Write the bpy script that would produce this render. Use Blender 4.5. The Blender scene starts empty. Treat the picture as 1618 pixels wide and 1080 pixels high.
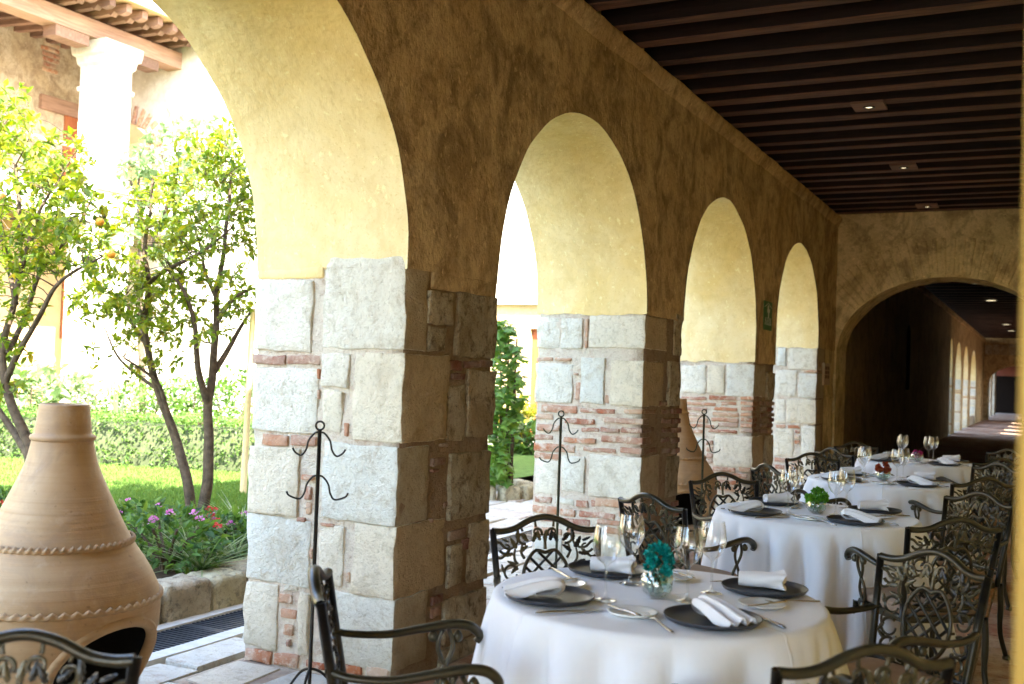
import bpy, math, random
import numpy as np
from mathutils import Vector, Matrix, noise as mnoise

PI = math.pi
rnd = random.Random(7)
scene = bpy.context.scene
COL = scene.collection

# ------------------------------------------------------------------ camera
FPX, YAW, PITCH, ROLL = 1657.46, .4729, .0278, .0364      # solved from the arcade's vanishing lines
CAMX, CAMZ = 2.6925, 1.49
def _basis():
    cy, sy = math.cos(YAW), math.sin(YAW)
    fw = np.array([-sy*math.cos(PITCH), cy*math.cos(PITCH), math.sin(PITCH)])
    rt = np.array([cy, sy, 0.]); up = np.cross(rt, fw)
    c, s = math.cos(ROLL), math.sin(ROLL)
    return rt*c+up*s, -rt*s+up*c, fw
RT, UP, FW = _basis()
CPOS = np.array([CAMX, 0., CAMZ])
cam = bpy.data.cameras.new('camera'); cam_o = bpy.data.objects.new('camera', cam); COL.objects.link(cam_o)
m4 = Matrix.Identity(4)
for i in range(3):
    m4[i][0], m4[i][1], m4[i][2], m4[i][3] = RT[i], UP[i], -FW[i], CPOS[i]
cam_o.matrix_world = m4
cam.sensor_fit = 'HORIZONTAL'; cam.sensor_width = 36; cam.lens = 36*FPX/1618
cam.clip_start = .05; cam.clip_end = 500
cam.dof.use_dof = True; cam.dof.focus_distance = 5.8; cam.dof.aperture_fstop = 3.2
scene.camera = cam_o

# ------------------------------------------------------------------ sky, sun, exposure
SUN_EL, SUN_H = math.radians(47), (.84, -.54)
w = bpy.data.worlds.new('World'); scene.world = w; w.use_nodes = True
nt = w.node_tree; bg = nt.nodes['Background']
sky = nt.nodes.new('ShaderNodeTexSky'); sky.sky_type = 'NISHITA'; sky.sun_disc = False
sky.sun_elevation = SUN_EL; sky.sun_rotation = math.atan2(SUN_H[0], SUN_H[1])
nt.links.new(sky.outputs[0], bg.inputs[0]); bg.inputs[1].default_value = .15
sl = bpy.data.lights.new('sun', 'SUN'); so = bpy.data.objects.new('sun', sl); COL.objects.link(so)
sl.energy = 3.0; sl.angle = math.radians(.53); sl.color = (1, .95, .86)
h = math.hypot(*SUN_H)
to_sun = Vector((SUN_H[0]/h*math.cos(SUN_EL), SUN_H[1]/h*math.cos(SUN_EL), math.sin(SUN_EL)))
so.rotation_euler = to_sun.to_track_quat('Z', 'Y').to_euler(); so.location = (10, -10, 20)
vs = scene.view_settings
vs.view_transform = 'Standard'; vs.look = 'None'; vs.gamma = 1; vs.exposure = 4.1; vs.use_curve_mapping = False
cy = scene.cycles
cy.use_denoising = True; cy.max_bounces = 10; cy.diffuse_bounces = 6; cy.glossy_bounces = 4
cy.transmission_bounces = 6; cy.transparent_max_bounces = 24; cy.caustics_reflective = False; cy.caustics_refractive = False
cy.sample_clamp_indirect = 8

# ------------------------------------------------------------------ pixel -> place (a pixel gives a direction; the plane gives the distance)
def ray(x, y): return RT*((x-809)/FPX) - UP*((y-540)/FPX) + FW
def onX(x, y, X): d = ray(x, y); return CPOS + d*((X-CAMX)/d[0])
def onY(x, y, Y): d = ray(x, y); return CPOS + d*(Y/d[1])
def onZ(x, y, Z): d = ray(x, y); return CPOS + d*((Z-CAMZ)/d[2])
def atD(x, y, t): return CPOS + ray(x, y)*t

# ------------------------------------------------------------------ mesh helpers
def nz(p, f=1., s=0.): return mnoise.noise(Vector((p[0]*f+s, p[1]*f-s*.7, p[2]*f+s*1.3)))
class MB:
    def __init__(s): s.v = []; s.f = []
    def add(s, vs, fs):
        o = len(s.v); s.v.extend(tuple(p) for p in vs); s.f.extend(tuple(i+o for i in f) for f in fs); return s
    def box(s, a, b):
        x0, y0, z0 = a; x1, y1, z1 = b
        return s.add([(x0,y0,z0),(x1,y0,z0),(x1,y1,z0),(x0,y1,z0),(x0,y0,z1),(x1,y0,z1),(x1,y1,z1),(x0,y1,z1)],
                     [(0,3,2,1),(4,5,6,7),(0,1,5,4),(1,2,6,5),(2,3,7,6),(3,0,4,7)])
    def grid(s, pts, closed_u=False, closed_v=False, flip=False):
        n, m = len(pts), len(pts[0]); vs = [p for r in pts for p in r]; fs = []
        for i in range(n if closed_u else n-1):
            for j in range(m if closed_v else m-1):
                a, b = i*m+j, ((i+1) % n)*m+j; c, d = ((i+1) % n)*m+(j+1) % m, i*m+(j+1) % m
                fs.append((a, d, c, b) if flip else (a, b, c, d))
        return s.add(vs, fs)
    def tube(s, path, r, n=8, flat=None, caps=True):
        """sweep along path; r one radius or a list; flat=(axis vector, ratio) squashes along that axis"""
        P = [Vector(p) for p in path]; k = len(P)
        R = r if isinstance(r, (list, tuple)) else [r]*k
        t0 = (P[1]-P[0]).normalized()
        ref = Vector((0,0,1)) if abs(t0.z) < .9 else Vector((1,0,0))
        nrm = (ref - t0*ref.dot(t0)).normalized(); rows = []
        for i in range(k):
            t = (P[min(i+1,k-1)]-P[max(i-1,0)])
            if t.length < 1e-9: t = t0
            t = t.normalized(); nrm = nrm - t*nrm.dot(t)
            nrm = nrm.normalized() if nrm.length > 1e-6 else t.orthogonal().normalized()
            b = t.cross(nrm); row = []
            for j in range(n):
                a = 2*PI*j/n; o = (nrm*math.cos(a)+b*math.sin(a))*R[i]
                if flat: ax, q = flat; ax = Vector(ax); o = o + ax*(o.dot(ax)*(q-1))
                row.append(P[i]+o)
            rows.append(row)
        base = len(s.v); s.grid(rows, closed_v=True, flip=True)
        if caps:
            s.f.append(tuple(base+j for j in range(n))); s.f.append(tuple(base+(k-1)*n+j for j in reversed(range(n))))
        return s
    def lathe(s, prof, n=32, c=(0,0,0), wob=None):
        rows = []
        for r, z in prof:
            rows.append([(c[0]+r*math.cos(2*PI*j/n), c[1]+r*math.sin(2*PI*j/n), c[2]+z) for j in range(n)])
        return s.grid(rows, closed_v=True, flip=True)
    def plate(s, outline, t, tf):
        """extruded 2D outline (u,v) -> tf(u,v,d) with d = +-t/2, fan from its centre"""
        n = len(outline); cu = sum(p[0] for p in outline)/n; cv = sum(p[1] for p in outline)/n
        fr = [tf(u,v,t*.5) for u,v in outline]; bk = [tf(u,v,-t*.5) for u,v in outline]
        vs = fr+bk+[tf(cu,cv,t*.95), tf(cu,cv,-t*.95)]; fs = []
        for i in range(n):
            j = (i+1) % n
            fs += [(i,j,2*n), (n+j,n+i,2*n+1), (i,n+i,n+j,j)]
        return s.add(vs, fs)
    def build(s, name, mat, parent=None, smooth=False, auto=None):
        me = bpy.data.meshes.new(name); me.from_pydata(s.v, [], s.f); me.update()
        if smooth: me.polygons.foreach_set('use_smooth', [True]*len(me.polygons))
        if auto is not None:
            me.polygons.foreach_set('use_smooth', [True]*len(me.polygons)); me.set_sharp_from_angle(angle=math.radians(auto))
        return link(name, me, mat, parent)
def link(name, me, mat=None, parent=None):
    if mat is not None and not me.materials: me.materials.append(mat)
    o = bpy.data.objects.new(name, me); COL.objects.link(o)
    if parent: o.parent = parent
    return o
def tag(o, label=None, cat=None, group=None, kind=None):
    if label: o['label'] = label
    if cat: o['category'] = cat
    if group: o['group'] = group
    if kind: o['kind'] = kind
    return o
def empty(name, loc=(0,0,0), rz=0):
    o = bpy.data.objects.new(name, None); o.empty_display_size = .1; COL.objects.link(o)
    o.location = loc; o.rotation_euler = (0,0,rz); return o
def thing(name, label, cat, loc=(0,0,0), rz=0, group=None): return tag(empty(name, loc, rz), label, cat, group)
def copy_tree(o, parent=None):
    c = o.copy(); COL.objects.link(c); c.parent = parent
    for ch in list(o.children): copy_tree(ch, c)
    return c
def stone_mesh(sx, sy, sz, seed, seg=.06, rad=.02, amp=.009, cap=9):
    """a hewn block: rounded box with uneven faces"""
    n = [max(2, min(cap, int(round(q/seg)))) for q in (sx,sy,sz)]; S = (sx,sy,sz)
    rad = min(rad, .3*min(S)); idx = {}; vs = []; fs = []
    n = [q_+2 for q_ in n]
    def lat(i, m_, s_):
        e = min(.25, rad*.9/s_)                        # narrow edge strips keep the faces flat
        return 0. if i == 0 else 1. if i == m_ else e+(1-2*e)*(i-1)/(m_-2)
    def vid(i,j,k):
        key = (i,j,k)
        if key not in idx:
            p = [(lat(key[a], n[a], S[a])-.5)*S[a] for a in range(3)]
            q = [max(-S[a]/2+rad, min(S[a]/2-rad, p[a])) for a in range(3)]
            d = Vector((p[0]-q[0], p[1]-q[1], p[2]-q[2]))
            if d.length > 1e-9: p = Vector(q)+d.normalized()*rad
            else: p = Vector(p)
            e = mnoise.noise_vector(Vector(p)*9+Vector((seed*3.7,seed*1.9,-seed*2.3)))*amp + mnoise.noise_vector(Vector(p)*26+Vector((seed,seed*2.9,seed*1.3)))*amp*.45
            idx[key] = len(vs); vs.append(p+e)
        return idx[key]
    for a in range(3):
        b, c = (a+1)%3, (a+2)%3
        for side in (0, n[a]):
            for i in range(n[b]):
                for j in range(n[c]):
                    def q(u,v):
                        k=[0,0,0]; k[a]=side; k[b]=u; k[c]=v; return vid(*k)
                    f=(q(i,j),q(i+1,j),q(i+1,j+1),q(i,j+1)); fs.append(f if side else f[::-1])
    me = bpy.data.meshes.new('stone'); me.from_pydata(vs, [], fs); me.update()
    me.polygons.foreach_set('use_smooth', [True]*len(fs)); return me
_unit = {}
def block(name, lo, hi, mat, parent, seed=None, amp=.009, rad=.02, seg=.06, cap=9):
    lo = Vector(lo); hi = Vector(hi); s = hi-lo
    me = stone_mesh(abs(s.x), abs(s.y), abs(s.z), rnd.random()*50 if seed is None else seed, seg, rad, amp, cap)
    me.name = name; o = link(name, me, mat, parent); o.location = (lo+hi)/2; return o
def spline(pts, n=8):
    P = [Vector(p) for p in pts]; out = []
    for i in range(len(P)-1):
        p0, p1, p2, p3 = P[max(i-1,0)], P[i], P[i+1], P[min(i+2,len(P)-1)]
        for k in range(n):
            t = k/n
            out.append(.5*((2*p1)+(p2-p0)*t+(2*p0-5*p1+4*p2-p3)*t*t+(3*p1-p0-3*p2+p3)*t**3))
    out.append(P[-1]); return out

# ------------------------------------------------------------------ materials
def newmat(name):
    m = bpy.data.materials.new(name); m.use_nodes = True; t = m.node_tree
    return m, t, t.nodes['Principled BSDF']
class N:
    """tiny node-graph writer"""
    def __init__(s, t): s.t = t
    def node(s, kind, **kw):
        n = s.t.nodes.new(kind)
        for k, v in kw.items(): setattr(n, k, v)
        return n
    def put(s, sock, v):
        if isinstance(v, bpy.types.NodeSocket): s.t.links.new(v, sock)
        else:
            if isinstance(v, tuple) and len(v) == 3 and sock.type == 'RGBA': v = v+(1,)
            sock.default_value = v
    def coord(s, kind='Object'): return s.node('ShaderNodeTexCoord').outputs[kind]
    def mapping(s, vec, scale=(1,1,1), rot=(0,0,0), loc=(0,0,0)):
        n = s.node('ShaderNodeMapping'); s.put(n.inputs[0], vec); n.inputs[1].default_value = loc; n.inputs[2].default_value = rot; n.inputs[3].default_value = scale
        return n.outputs[0]
    def noise(s, vec, scale, detail=4, rough=.55, dist=0, out='Fac'):
        n = s.node('ShaderNodeTexNoise'); s.put(n.inputs['Vector'], vec); n.inputs['Scale'].default_value = scale
        n.inputs['Detail'].default_value = detail; n.inputs['Roughness'].default_value = rough; n.inputs['Distortion'].default_value = dist
        return n.outputs[out]
    def voro(s, vec, scale, feature='F1', out='Distance'):
        n = s.node('ShaderNodeTexVoronoi'); n.feature = feature; s.put(n.inputs['Vector'], vec); n.inputs['Scale'].default_value = scale
        return n.outputs[out]
    def ramp(s, fac, stops, interp='LINEAR'):
        n = s.node('ShaderNodeValToRGB'); s.put(n.inputs[0], fac); r = n.color_ramp; r.interpolation = interp
        while len(r.elements) > 1: r.elements.remove(r.elements[-1])
        for i, (p, c) in enumerate(stops):
            e = r.elements[0] if i == 0 else r.elements.new(p)
            e.position = p; e.color = (c,c,c,1) if isinstance(c, (int,float)) else tuple(c)+(1,)
        return n.outputs[0]
    def mix(s, fac, a, b, mode='MIX'):
        n = s.node('ShaderNodeMix'); n.data_type = 'RGBA'; n.blend_type = mode
        s.put(n.inputs[0], fac); s.put(n.inputs[6], a); s.put(n.inputs[7], b); return n.outputs[2]
    def math(s, op, a, b=0.):
        n = s.node('ShaderNodeMath', operation=op); s.put(n.inputs[0], a); s.put(n.inputs[1], b); return n.outputs[0]
    def bump(s, height, dist, strength=1., normal=None):
        n = s.node('ShaderNodeBump'); s.put(n.inputs['Height'], height); n.inputs['Distance'].default_value = dist; n.inputs['Strength'].default_value = strength
        if normal is not None: s.put(n.inputs['Normal'], normal)
        return n.outputs[0]
    def objrand(s): return s.node('ShaderNodeObjectInfo').outputs['Random']
    def island(s): return s.node('ShaderNodeNewGeometry').outputs['Random Per Island']
    def hsv(s, col, h=.5, sat=1., v=1.):
        n = s.node('ShaderNodeHueSaturation'); s.put(n.inputs['Color'], col); s.put(n.inputs['Hue'], h); s.put(n.inputs['Saturation'], sat); s.put(n.inputs['Value'], v)
        return n.outputs[0]
M = {}
def mat_plaster(name, base, dark, light, fine=1., spots=.5):
    m, t, b = newmat(name); n = N(t)
    co = n.node('ShaderNodeNewGeometry').outputs['Position']
    big = n.noise(co, .8, 5, .6, .6); mid = n.noise(n.mapping(co,(1,1,.85)), 3.2, 6, .65, .8); fin = n.noise(co, 28, 5, .7); 
    c = n.mix(n.ramp(big, [(.38,0),(.6,1)]), base, light)
    c = n.mix(n.math('MULTIPLY', n.ramp(mid, [(.46,0),(.64,1)]), spots*.75), c, dark)
    c = n.mix(n.math('MULTIPLY', n.ramp(n.noise(n.mapping(co,(1,1,.8)), 9, 6, .72, .6), [(.5,0),(.64,1)]), spots*.6), c, dark)
    c = n.mix(n.math('MULTIPLY', n.ramp(n.noise(n.mapping(co,(1,1,.6)), 26, 4, .7, .4), [(.6,0),(.66,1)]), .3+.3*spots), c, tuple(min(1, q*1.35) for q in light))
    c = n.mix(n.math('MULTIPLY', n.ramp(n.noise(co, 55, 4, .7), [(.58,0),(.66,1)]), .3+.3*spots), c, dark)
    n.put(b.inputs['Base Color'], c); b.inputs['Roughness'].default_value = .93; b.inputs['Specular IOR Level'].default_value = .15
    hgt = n.math('ADD', n.math('MULTIPLY', n.noise(co, 2.6, 4, .6), 1.2), n.math('MULTIPLY', n.noise(n.mapping(co,(1,1,.8)), 12, 6, .68, .2), .45))
    hgt = n.math('ADD', hgt, n.math('MULTIPLY', fin, .16))
    n.put(b.inputs['Normal'], n.bump(hgt, .02*fine, .8)); return m
M['plaster'] = mat_plaster('aged_shade_toned_plaster', (.47,.315,.145), (.17,.105,.047), (.57,.41,.21), 2., 1.)  # corridor-side copy of the plaster, its shade painted into the brown
M['reveal'] = mat_plaster('lit_toned_ochre_plaster', (.79,.585,.235), (.60,.42,.15), (.84,.69,.38), 1., .38)  # same plaster on the reveals, painted paler for the daylight they catch
M['plaster_right'] = mat_plaster('yellow_ochre_plaster', (.68,.5,.2), (.55,.38,.14), (.74,.57,.27), .5, .3)
M['pilaster'] = mat_plaster('deep_yellow_ochre_paint', (.40,.25,.055), (.32,.19,.04), (.45,.3,.08), .5, .3)
M['rough_plaster'] = mat_plaster('rough_aged_plaster', (.60,.46,.22), (.24,.165,.08), (.74,.58,.30), 2.6, .9)
M['white_wall'] = mat_plaster('white_limewash', (.56,.51,.42), (.36,.29,.2), (.62,.58,.5), .8, .45)
M['cream_wall'] = mat_plaster('aged_cream_masonry', (.48,.38,.25), (.25,.17,.11), (.58,.5,.38), 2.5, .9)
M['orange_wall'] = mat_plaster('apricot_limewash', (.52,.34,.17), (.4,.25,.12), (.56,.4,.22), .8, .3)
M['dark_wall'] = mat_plaster('dark_old_plaster', (.26,.19,.1), (.1,.07,.04), (.36,.26,.14), 1.5, .7)

def mat_stone(name, cols, grime, grime_amt, rough=1., rise=False):
    m, t, b = newmat(name); n = N(t)
    r = n.objrand(); g = n.node('ShaderNodeNewGeometry').outputs['Position']
    k = len(cols); c = n.ramp(r, [(i/k, cols[i]) for i in range(k)], 'CONSTANT')
    off = n.node('ShaderNodeVectorMath', operation='ADD'); n.put(off.inputs[0], g); n.put(off.inputs[1], r)
    v = off.outputs[0]
    n1 = n.noise(v, 3.5, 6, .62, .5); n2 = n.noise(v, 16, 6, .7, .3); n3 = n.noise(v, 70, 4, .7)
    c = n.mix(n.ramp(n1, [(.38,0),(.72,.55)]), c, (.66,.61,.46))
    c = n.mix(n.math('MULTIPLY', n.ramp(n2, [(.50,0),(.66,1)]), grime_amt), c, grime)
    c = n.mix(n.math('MULTIPLY', n.ramp(n3, [(.56,0),(.68,1)]), .45), c, tuple(q*.75 for q in grime))
    c = n.mix(n.math('MULTIPLY', n.ramp(n.noise(v, 1.6, 5, .65, .8), [(.54,0),(.66,1)]), .35), c, grime)
    zz = n.node('ShaderNodeSeparateXYZ'); n.put(zz.inputs[0], g)
    low = n.ramp(n.math('ADD', zz.outputs[2], n.math('MULTIPLY', n1, .5)), [(.25,1),(.6,0)])
    if rise: c = n.mix(n.math('MULTIPLY', low, .5), c, grime)
    n.put(b.inputs['Base Color'], c); b.inputs['Roughness'].default_value = .95; b.inputs['Specular IOR Level'].default_value = .1
    n4 = n.noise(v, 45, 5, .65); pit = n.ramp(n.voro(v, 60), [(.05,0),(.3,1)])
    h = n.math('ADD', n.math('MULTIPLY', n2, .55), n.math('MULTIPLY', n4, .5)); h = n.math('ADD', h, n.math('MULTIPLY', pit, .12)); h = n.math('ADD', h, n.math('MULTIPLY', n.noise(v, 140, 3, .6), .15))
    n.put(b.inputs['Normal'], n.bump(h, .024*rough, 1.)); return m
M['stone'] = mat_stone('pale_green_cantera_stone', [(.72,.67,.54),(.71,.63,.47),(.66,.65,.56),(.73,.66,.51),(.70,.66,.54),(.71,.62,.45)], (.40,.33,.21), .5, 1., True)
M['stone_dark'] = mat_stone('weathered_shade_toned_stone', [(.38,.30,.19),(.31,.24,.14),(.42,.33,.2),(.35,.26,.15)], (.13,.085,.045), .9, 1.6)  # darker corridor-side copy of the stone, shade put into its colour
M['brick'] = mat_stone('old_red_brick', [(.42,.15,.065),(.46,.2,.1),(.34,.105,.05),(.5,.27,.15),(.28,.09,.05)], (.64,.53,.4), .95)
M['brick_dark'] = mat_stone('shade_toned_inner_brick', [(.2,.075,.05),(.24,.09,.06),(.17,.06,.045)], (.3,.22,.15), .4)  # brick for the corridor side, darkened to paint the shade there
M['mortar'] = mat_stone('lime_mortar', [(.66,.57,.44),(.66,.57,.44)], (.42,.28,.19), .6, 1.3)
M['mortar_dark'] = mat_stone('dark_mortar', [(.3,.22,.14),(.3,.22,.14)], (.13,.09,.05), .6, 1.6)
M['planter_stone'] = mat_stone('mossy_planter_stone', [(.42,.34,.2),(.38,.3,.2),(.46,.38,.22)], (.12,.1,.07), .8, 1.6)
M['flagstone'] = mat_stone('pale_flagstone', [(.50,.43,.34),(.52,.42,.34),(.46,.43,.37),(.54,.46,.35)], (.3,.23,.17), .6, .6)
M['terracotta_tile'] = mat_stone('terracotta_floor_tile', [(.38,.19,.115),(.42,.23,.15),(.34,.16,.1),(.40,.26,.18)], (.16,.08,.055), .5, .35)
M['grout'] = mat_stone('floor_grout', [(.3,.22,.16),(.3,.22,.16)], (.18,.12,.09), .5, .4)
M['kerb'] = mat_stone('pale_kerb_stone', [(.64,.6,.52),(.6,.57,.5)], (.4,.36,.3), .4, .6)

def mat_simple(name, col, rough=.6, metal=0., var=.12, scale=12, bump=0., spec=.4, bscale=40):
    m, t, b = newmat(name); n = N(t); co = n.coord()
    f = n.noise(co, scale, 5, .6)
    n.put(b.inputs['Base Color'], n.mix(n.math('MULTIPLY', n.ramp(f, [(.3,0),(.75,1)]), 1.), tuple(max(0,c*(1-var)) for c in col), tuple(min(1,c*(1+var)) for c in col)))
    b.inputs['Roughness'].default_value = rough; b.inputs['Metallic'].default_value = metal; b.inputs['Specular IOR Level'].default_value = spec
    if bump: n.put(b.inputs['Normal'], n.bump(n.noise(co, bscale, 4, .6), bump, .8))
    return m
def mat_wood(name, a, b_, scale=(2,30,30), rough=.75):
    m, t, b = newmat(name); n = N(t); co = n.coord(); r = n.objrand()
    off = n.node('ShaderNodeVectorMath', operation='ADD'); n.put(off.inputs[0], n.mapping(co, scale)); n.put(off.inputs[1], n.math('MULTIPLY', r, 20.))
    f = n.noise(off.outputs[0], 1., 6, .65, .6)
    c = n.hsv(n.mix(n.ramp(f, [(.3,0),(.7,1)]), a, b_), .5, 1., n.math('ADD', n.math('MULTIPLY', r, .6), .7))
    n.put(b.inputs['Base Color'], c); b.inputs['Roughness'].default_value = rough; b.inputs['Specular IOR Level'].default_value = .25
    n.put(b.inputs['Normal'], n.bump(f, .006, .8)); return m
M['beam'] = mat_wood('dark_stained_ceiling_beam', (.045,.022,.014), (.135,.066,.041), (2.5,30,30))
M['beam_side'] = mat_wood('shade_black_beam_side', (.008,.004,.003), (.02,.009,.006), (2.5,30,30))  # beam sides blackened, the shade between beams painted into the wood
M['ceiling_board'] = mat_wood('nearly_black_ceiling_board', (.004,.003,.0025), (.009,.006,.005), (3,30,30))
M['weathered_wood'] = mat_wood('weathered_grey_brown_timber', (.2,.11,.07), (.36,.22,.15), (20,1.5,20))
M['rafter'] = mat_wood('old_brown_rafter', (.14,.075,.05), (.26,.15,.1), (2,20,20))
M['door_wood'] = mat_wood('red_brown_door_wood', (.32,.09,.03), (.45,.15,.06), (20,20,2))
def mat_iron():
    m, t, b = newmat('bronzed_cast_aluminium'); n = N(t); co = n.coord()
    pt = n.node('ShaderNodeNewGeometry').outputs['Pointiness']
    f = n.noise(co, 18, 5, .7)
    gold = n.math('MULTIPLY', n.ramp(f, [(.5,0),(.72,1)]), .55)
    c = n.mix(gold, (.006,.0055,.005), (.05,.04,.017))
    c = n.mix(n.ramp(pt, [(.53,0),(.62,.6)]), c, (.16,.13,.065))
    n.put(b.inputs['Base Color'], c); b.inputs['Metallic'].default_value = .3; b.inputs['Roughness'].default_value = .3
    n.put(b.inputs['Normal'], n.bump(n.noise(co, 160, 3), .0012, .6)); return m
M['iron'] = mat_iron()
M['black_iron'] = mat_simple('wrought_iron', (.03,.026,.02), .45, .6, .3, 30, .001)
M['green_iron'] = mat_simple('rust_green_iron', (.05,.055,.03), .5, .5, .3, 30, .001)
M['cushion'] = mat_simple('tan_seat_cushion', (.36,.25,.17), .9, 0, .12, 30, .0015, .15, 300)
def mat_terracotta():
    m, t, b = newmat('burnished_terracotta'); n = N(t); co = n.coord()
    big = n.noise(n.mapping(co,(1,1,2.5)), 2.2, 5, .6, .4); band = n.noise(n.mapping(co,(.15,.15,14)), 3., 4, .6); fin = n.noise(co, 60, 4, .6)
    c = n.mix(n.ramp(big, [(.35,0),(.68,1)]), (.43,.255,.115), (.52,.35,.185))
    c = n.mix(n.math('MULTIPLY', n.ramp(band, [(.5,0),(.7,1)]), .45), c, (.35,.2,.085))
    c = n.mix(n.math('MULTIPLY', n.ramp(n.noise(co,34,3), [(.68,0),(.73,1)]), .5), c, (.2,.11,.06))
    c = n.mix(n.math('MULTIPLY', n.ramp(n.noise(co, 4.5, 6, .7, .8), [(.5,0),(.68,1)]), .55), c, (.3,.19,.115))
    c = n.mix(n.math('MULTIPLY', n.ramp(n.noise(co, 7, 5, .7, .5), [(.56,0),(.7,1)]), .4), c, (.6,.47,.33))
    n.put(b.inputs['Base Color'], c); b.inputs['Roughness'].default_value = .62; b.inputs['Specular IOR Level'].default_value = .3
    n.put(b.inputs['Normal'], n.bump(n.math('ADD', n.math('MULTIPLY', band, .7), n.math('MULTIPLY', fin, .2)), .006, .7)); return m
M['terracotta'] = mat_terracotta()
M['soot'] = mat_simple('sooty_clay', (.025,.02,.017), .95, 0, .3, 10)
def mat_cloth(name, col, weave=900, sheen=.25, stripes=None):
    m, t, b = newmat(name); n = N(t); co = n.coord()
    f = n.noise(co, 5, 4, .5); c = n.mix(n.ramp(f, [(.3,0),(.8,1)]), tuple(x*.95 for x in col), col)
    wv = n.noise(co, weave, 2); wr = n.noise(n.mapping(co,(1,1,.3)), 14, 4, .6, .4)
    xy = n.node('ShaderNodeSeparateXYZ'); n.put(xy.inputs[0], n.mapping(co, (1,1,1), (0,0,.5)))
    cr = n.math('MINIMUM', n.math('ABSOLUTE', xy.outputs[0]), n.math('ABSOLUTE', xy.outputs[1]))
    wr = n.math('ADD', wr, n.math('MULTIPLY', n.ramp(cr, [(0,1),(.007,0)]), .9 if sheen > .2 else 0.))
    n.put(b.inputs['Base Color'], c); b.inputs['Roughness'].default_value = .9; b.inputs['Specular IOR Level'].default_value = .15
    b.inputs['Sheen Weight'].default_value = sheen
    n.put(b.inputs['Normal'], n.bump(n.math('ADD', n.math('MULTIPLY', wv, .1), wr), .0035, .7)); return m
M['tablecloth'] = mat_cloth('white_table_linen', (.80,.815,.85))
M['napkin'] = mat_cloth('white_napkin_linen', (.82,.82,.85), 900, .15)
M['charger'] = mat_simple('charcoal_stoneware', (.035,.038,.048), .42, 0, .2, 40, .0006, .5, 200)
M['porcelain'] = mat_simple('white_porcelain', (.8,.82,.8), .2, 0, .03, 8)
M['cutlery'] = mat_simple('polished_steel', (.55,.53,.5), .2, 1., .05, 30)
def mat_glass(name, tint, bump=0., ior=1.5, gl=1.):
    m, t, b = newmat(name); n = N(t); t.nodes.remove(b); out = t.nodes['Material Output']
    tr = n.node('ShaderNodeBsdfTransparent'); tr.inputs[0].default_value = tint+(1,)
    gs = n.node('ShaderNodeBsdfGlossy'); gs.inputs['Roughness'].default_value = .04; gs.inputs[0].default_value = (1,1,1,1)
    fr = n.node('ShaderNodeLayerWeight'); fr.inputs[0].default_value = .5
    fz = n.math('ADD', n.math('MULTIPLY', n.math('POWER', fr.outputs['Facing'], 2.), .85*gl), .08*gl)
    n.put(tr.inputs[0], n.mix(n.math('POWER', fr.outputs['Facing'], 4.), tint, tuple(c*.6 for c in tint)))
    mx = n.node('ShaderNodeMixShader'); n.put(mx.inputs[0], fz); n.put(mx.inputs[1], tr.outputs[0]); n.put(mx.inputs[2], gs.outputs[0])
    if bump:
        bn = n.bump(n.voro(n.coord(), 55, 'SMOOTH_F1'), bump, 1.); n.put(gs.inputs['Normal'], bn); n.put(fr.inputs['Normal'], bn)
    n.put(out.inputs[0], mx.outputs[0]); return m
M['glass'] = mat_glass('clear_wine_glass', (.975,.98,.975))
M['vase_glass'] = mat_glass('bubbled_green_glass', (.86,.95,.92), .01, 1.6, 1.6)
M['pane'] = mat_simple('dark_window_pane', (.05,.05,.05), .15, 0, .1, 4)
def mat_leaf(name, cols, trans=.45, rough=.45, spec=.35):
    m, t, b = newmat(name); n = N(t); out = t.nodes['Material Output']
    k = len(cols); c = n.ramp(n.island(), [(i/max(1,k-1), cols[i]) for i in range(k)])
    n.put(b.inputs['Base Color'], c); b.inputs['Roughness'].default_value = rough; b.inputs['Specular IOR Level'].default_value = spec
    tl = n.node('ShaderNodeBsdfTranslucent'); n.put(tl.inputs[0], n.hsv(c, .49, 1.1, 1.5))
    mx = n.node('ShaderNodeMixShader'); mx.inputs[0].default_value = trans
    n.put(mx.inputs[1], b.outputs[0]); n.put(mx.inputs[2], tl.outputs[0]); n.put(out.inputs[0], mx.outputs[0]); return m
M['citrus_leaf'] = mat_leaf('citrus_leaf', [(.06,.115,.02),(.14,.2,.025),(.22,.27,.03),(.09,.15,.02),(.28,.28,.04),(.16,.22,.02),(.11,.17,.02),(.3,.24,.03)], .55)
M['hedge_leaf'] = mat_leaf('hedge_leaf', [(.05,.1,.025),(.1,.18,.035),(.15,.23,.05),(.07,.14,.03)])
M['shrub_leaf'] = mat_leaf('shrub_leaf', [(.035,.085,.02),(.08,.16,.03),(.13,.21,.04),(.05,.11,.025)])
M['pale_leaf'] = mat_leaf('pale_leaf', [(.18,.24,.1),(.24,.3,.15),(.12,.19,.06),(.28,.33,.2)])
M['vine_leaf'] = mat_leaf('vine_leaf', [(.06,.14,.025),(.1,.2,.03),(.15,.25,.04),(.07,.16,.03)])
M['croton_leaf'] = mat_leaf('croton_leaf', [(.12,.2,.03),(.3,.27,.04),(.2,.24,.04),(.35,.2,.05)])
M['stripe_leaf'] = mat_leaf('striped_leaf', [(.2,.26,.1),(.32,.36,.2),(.12,.2,.05),(.4,.42,.28)])
M['grass'] = mat_leaf('lawn_grass', [(.07,.14,.025),(.11,.19,.035),(.15,.22,.05),(.09,.16,.03)], .3, .7, .1)
M['teal_flower'] = mat_leaf('teal_preserved_flower', [(.0,.16,.15),(.0,.26,.25),(.01,.36,.33),(.0,.2,.2)], .15)
M['green_flower'] = mat_leaf('green_flower', [(.05,.2,.015),(.09,.3,.02),(.14,.36,.03),(.06,.22,.02)], .25)
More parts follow.
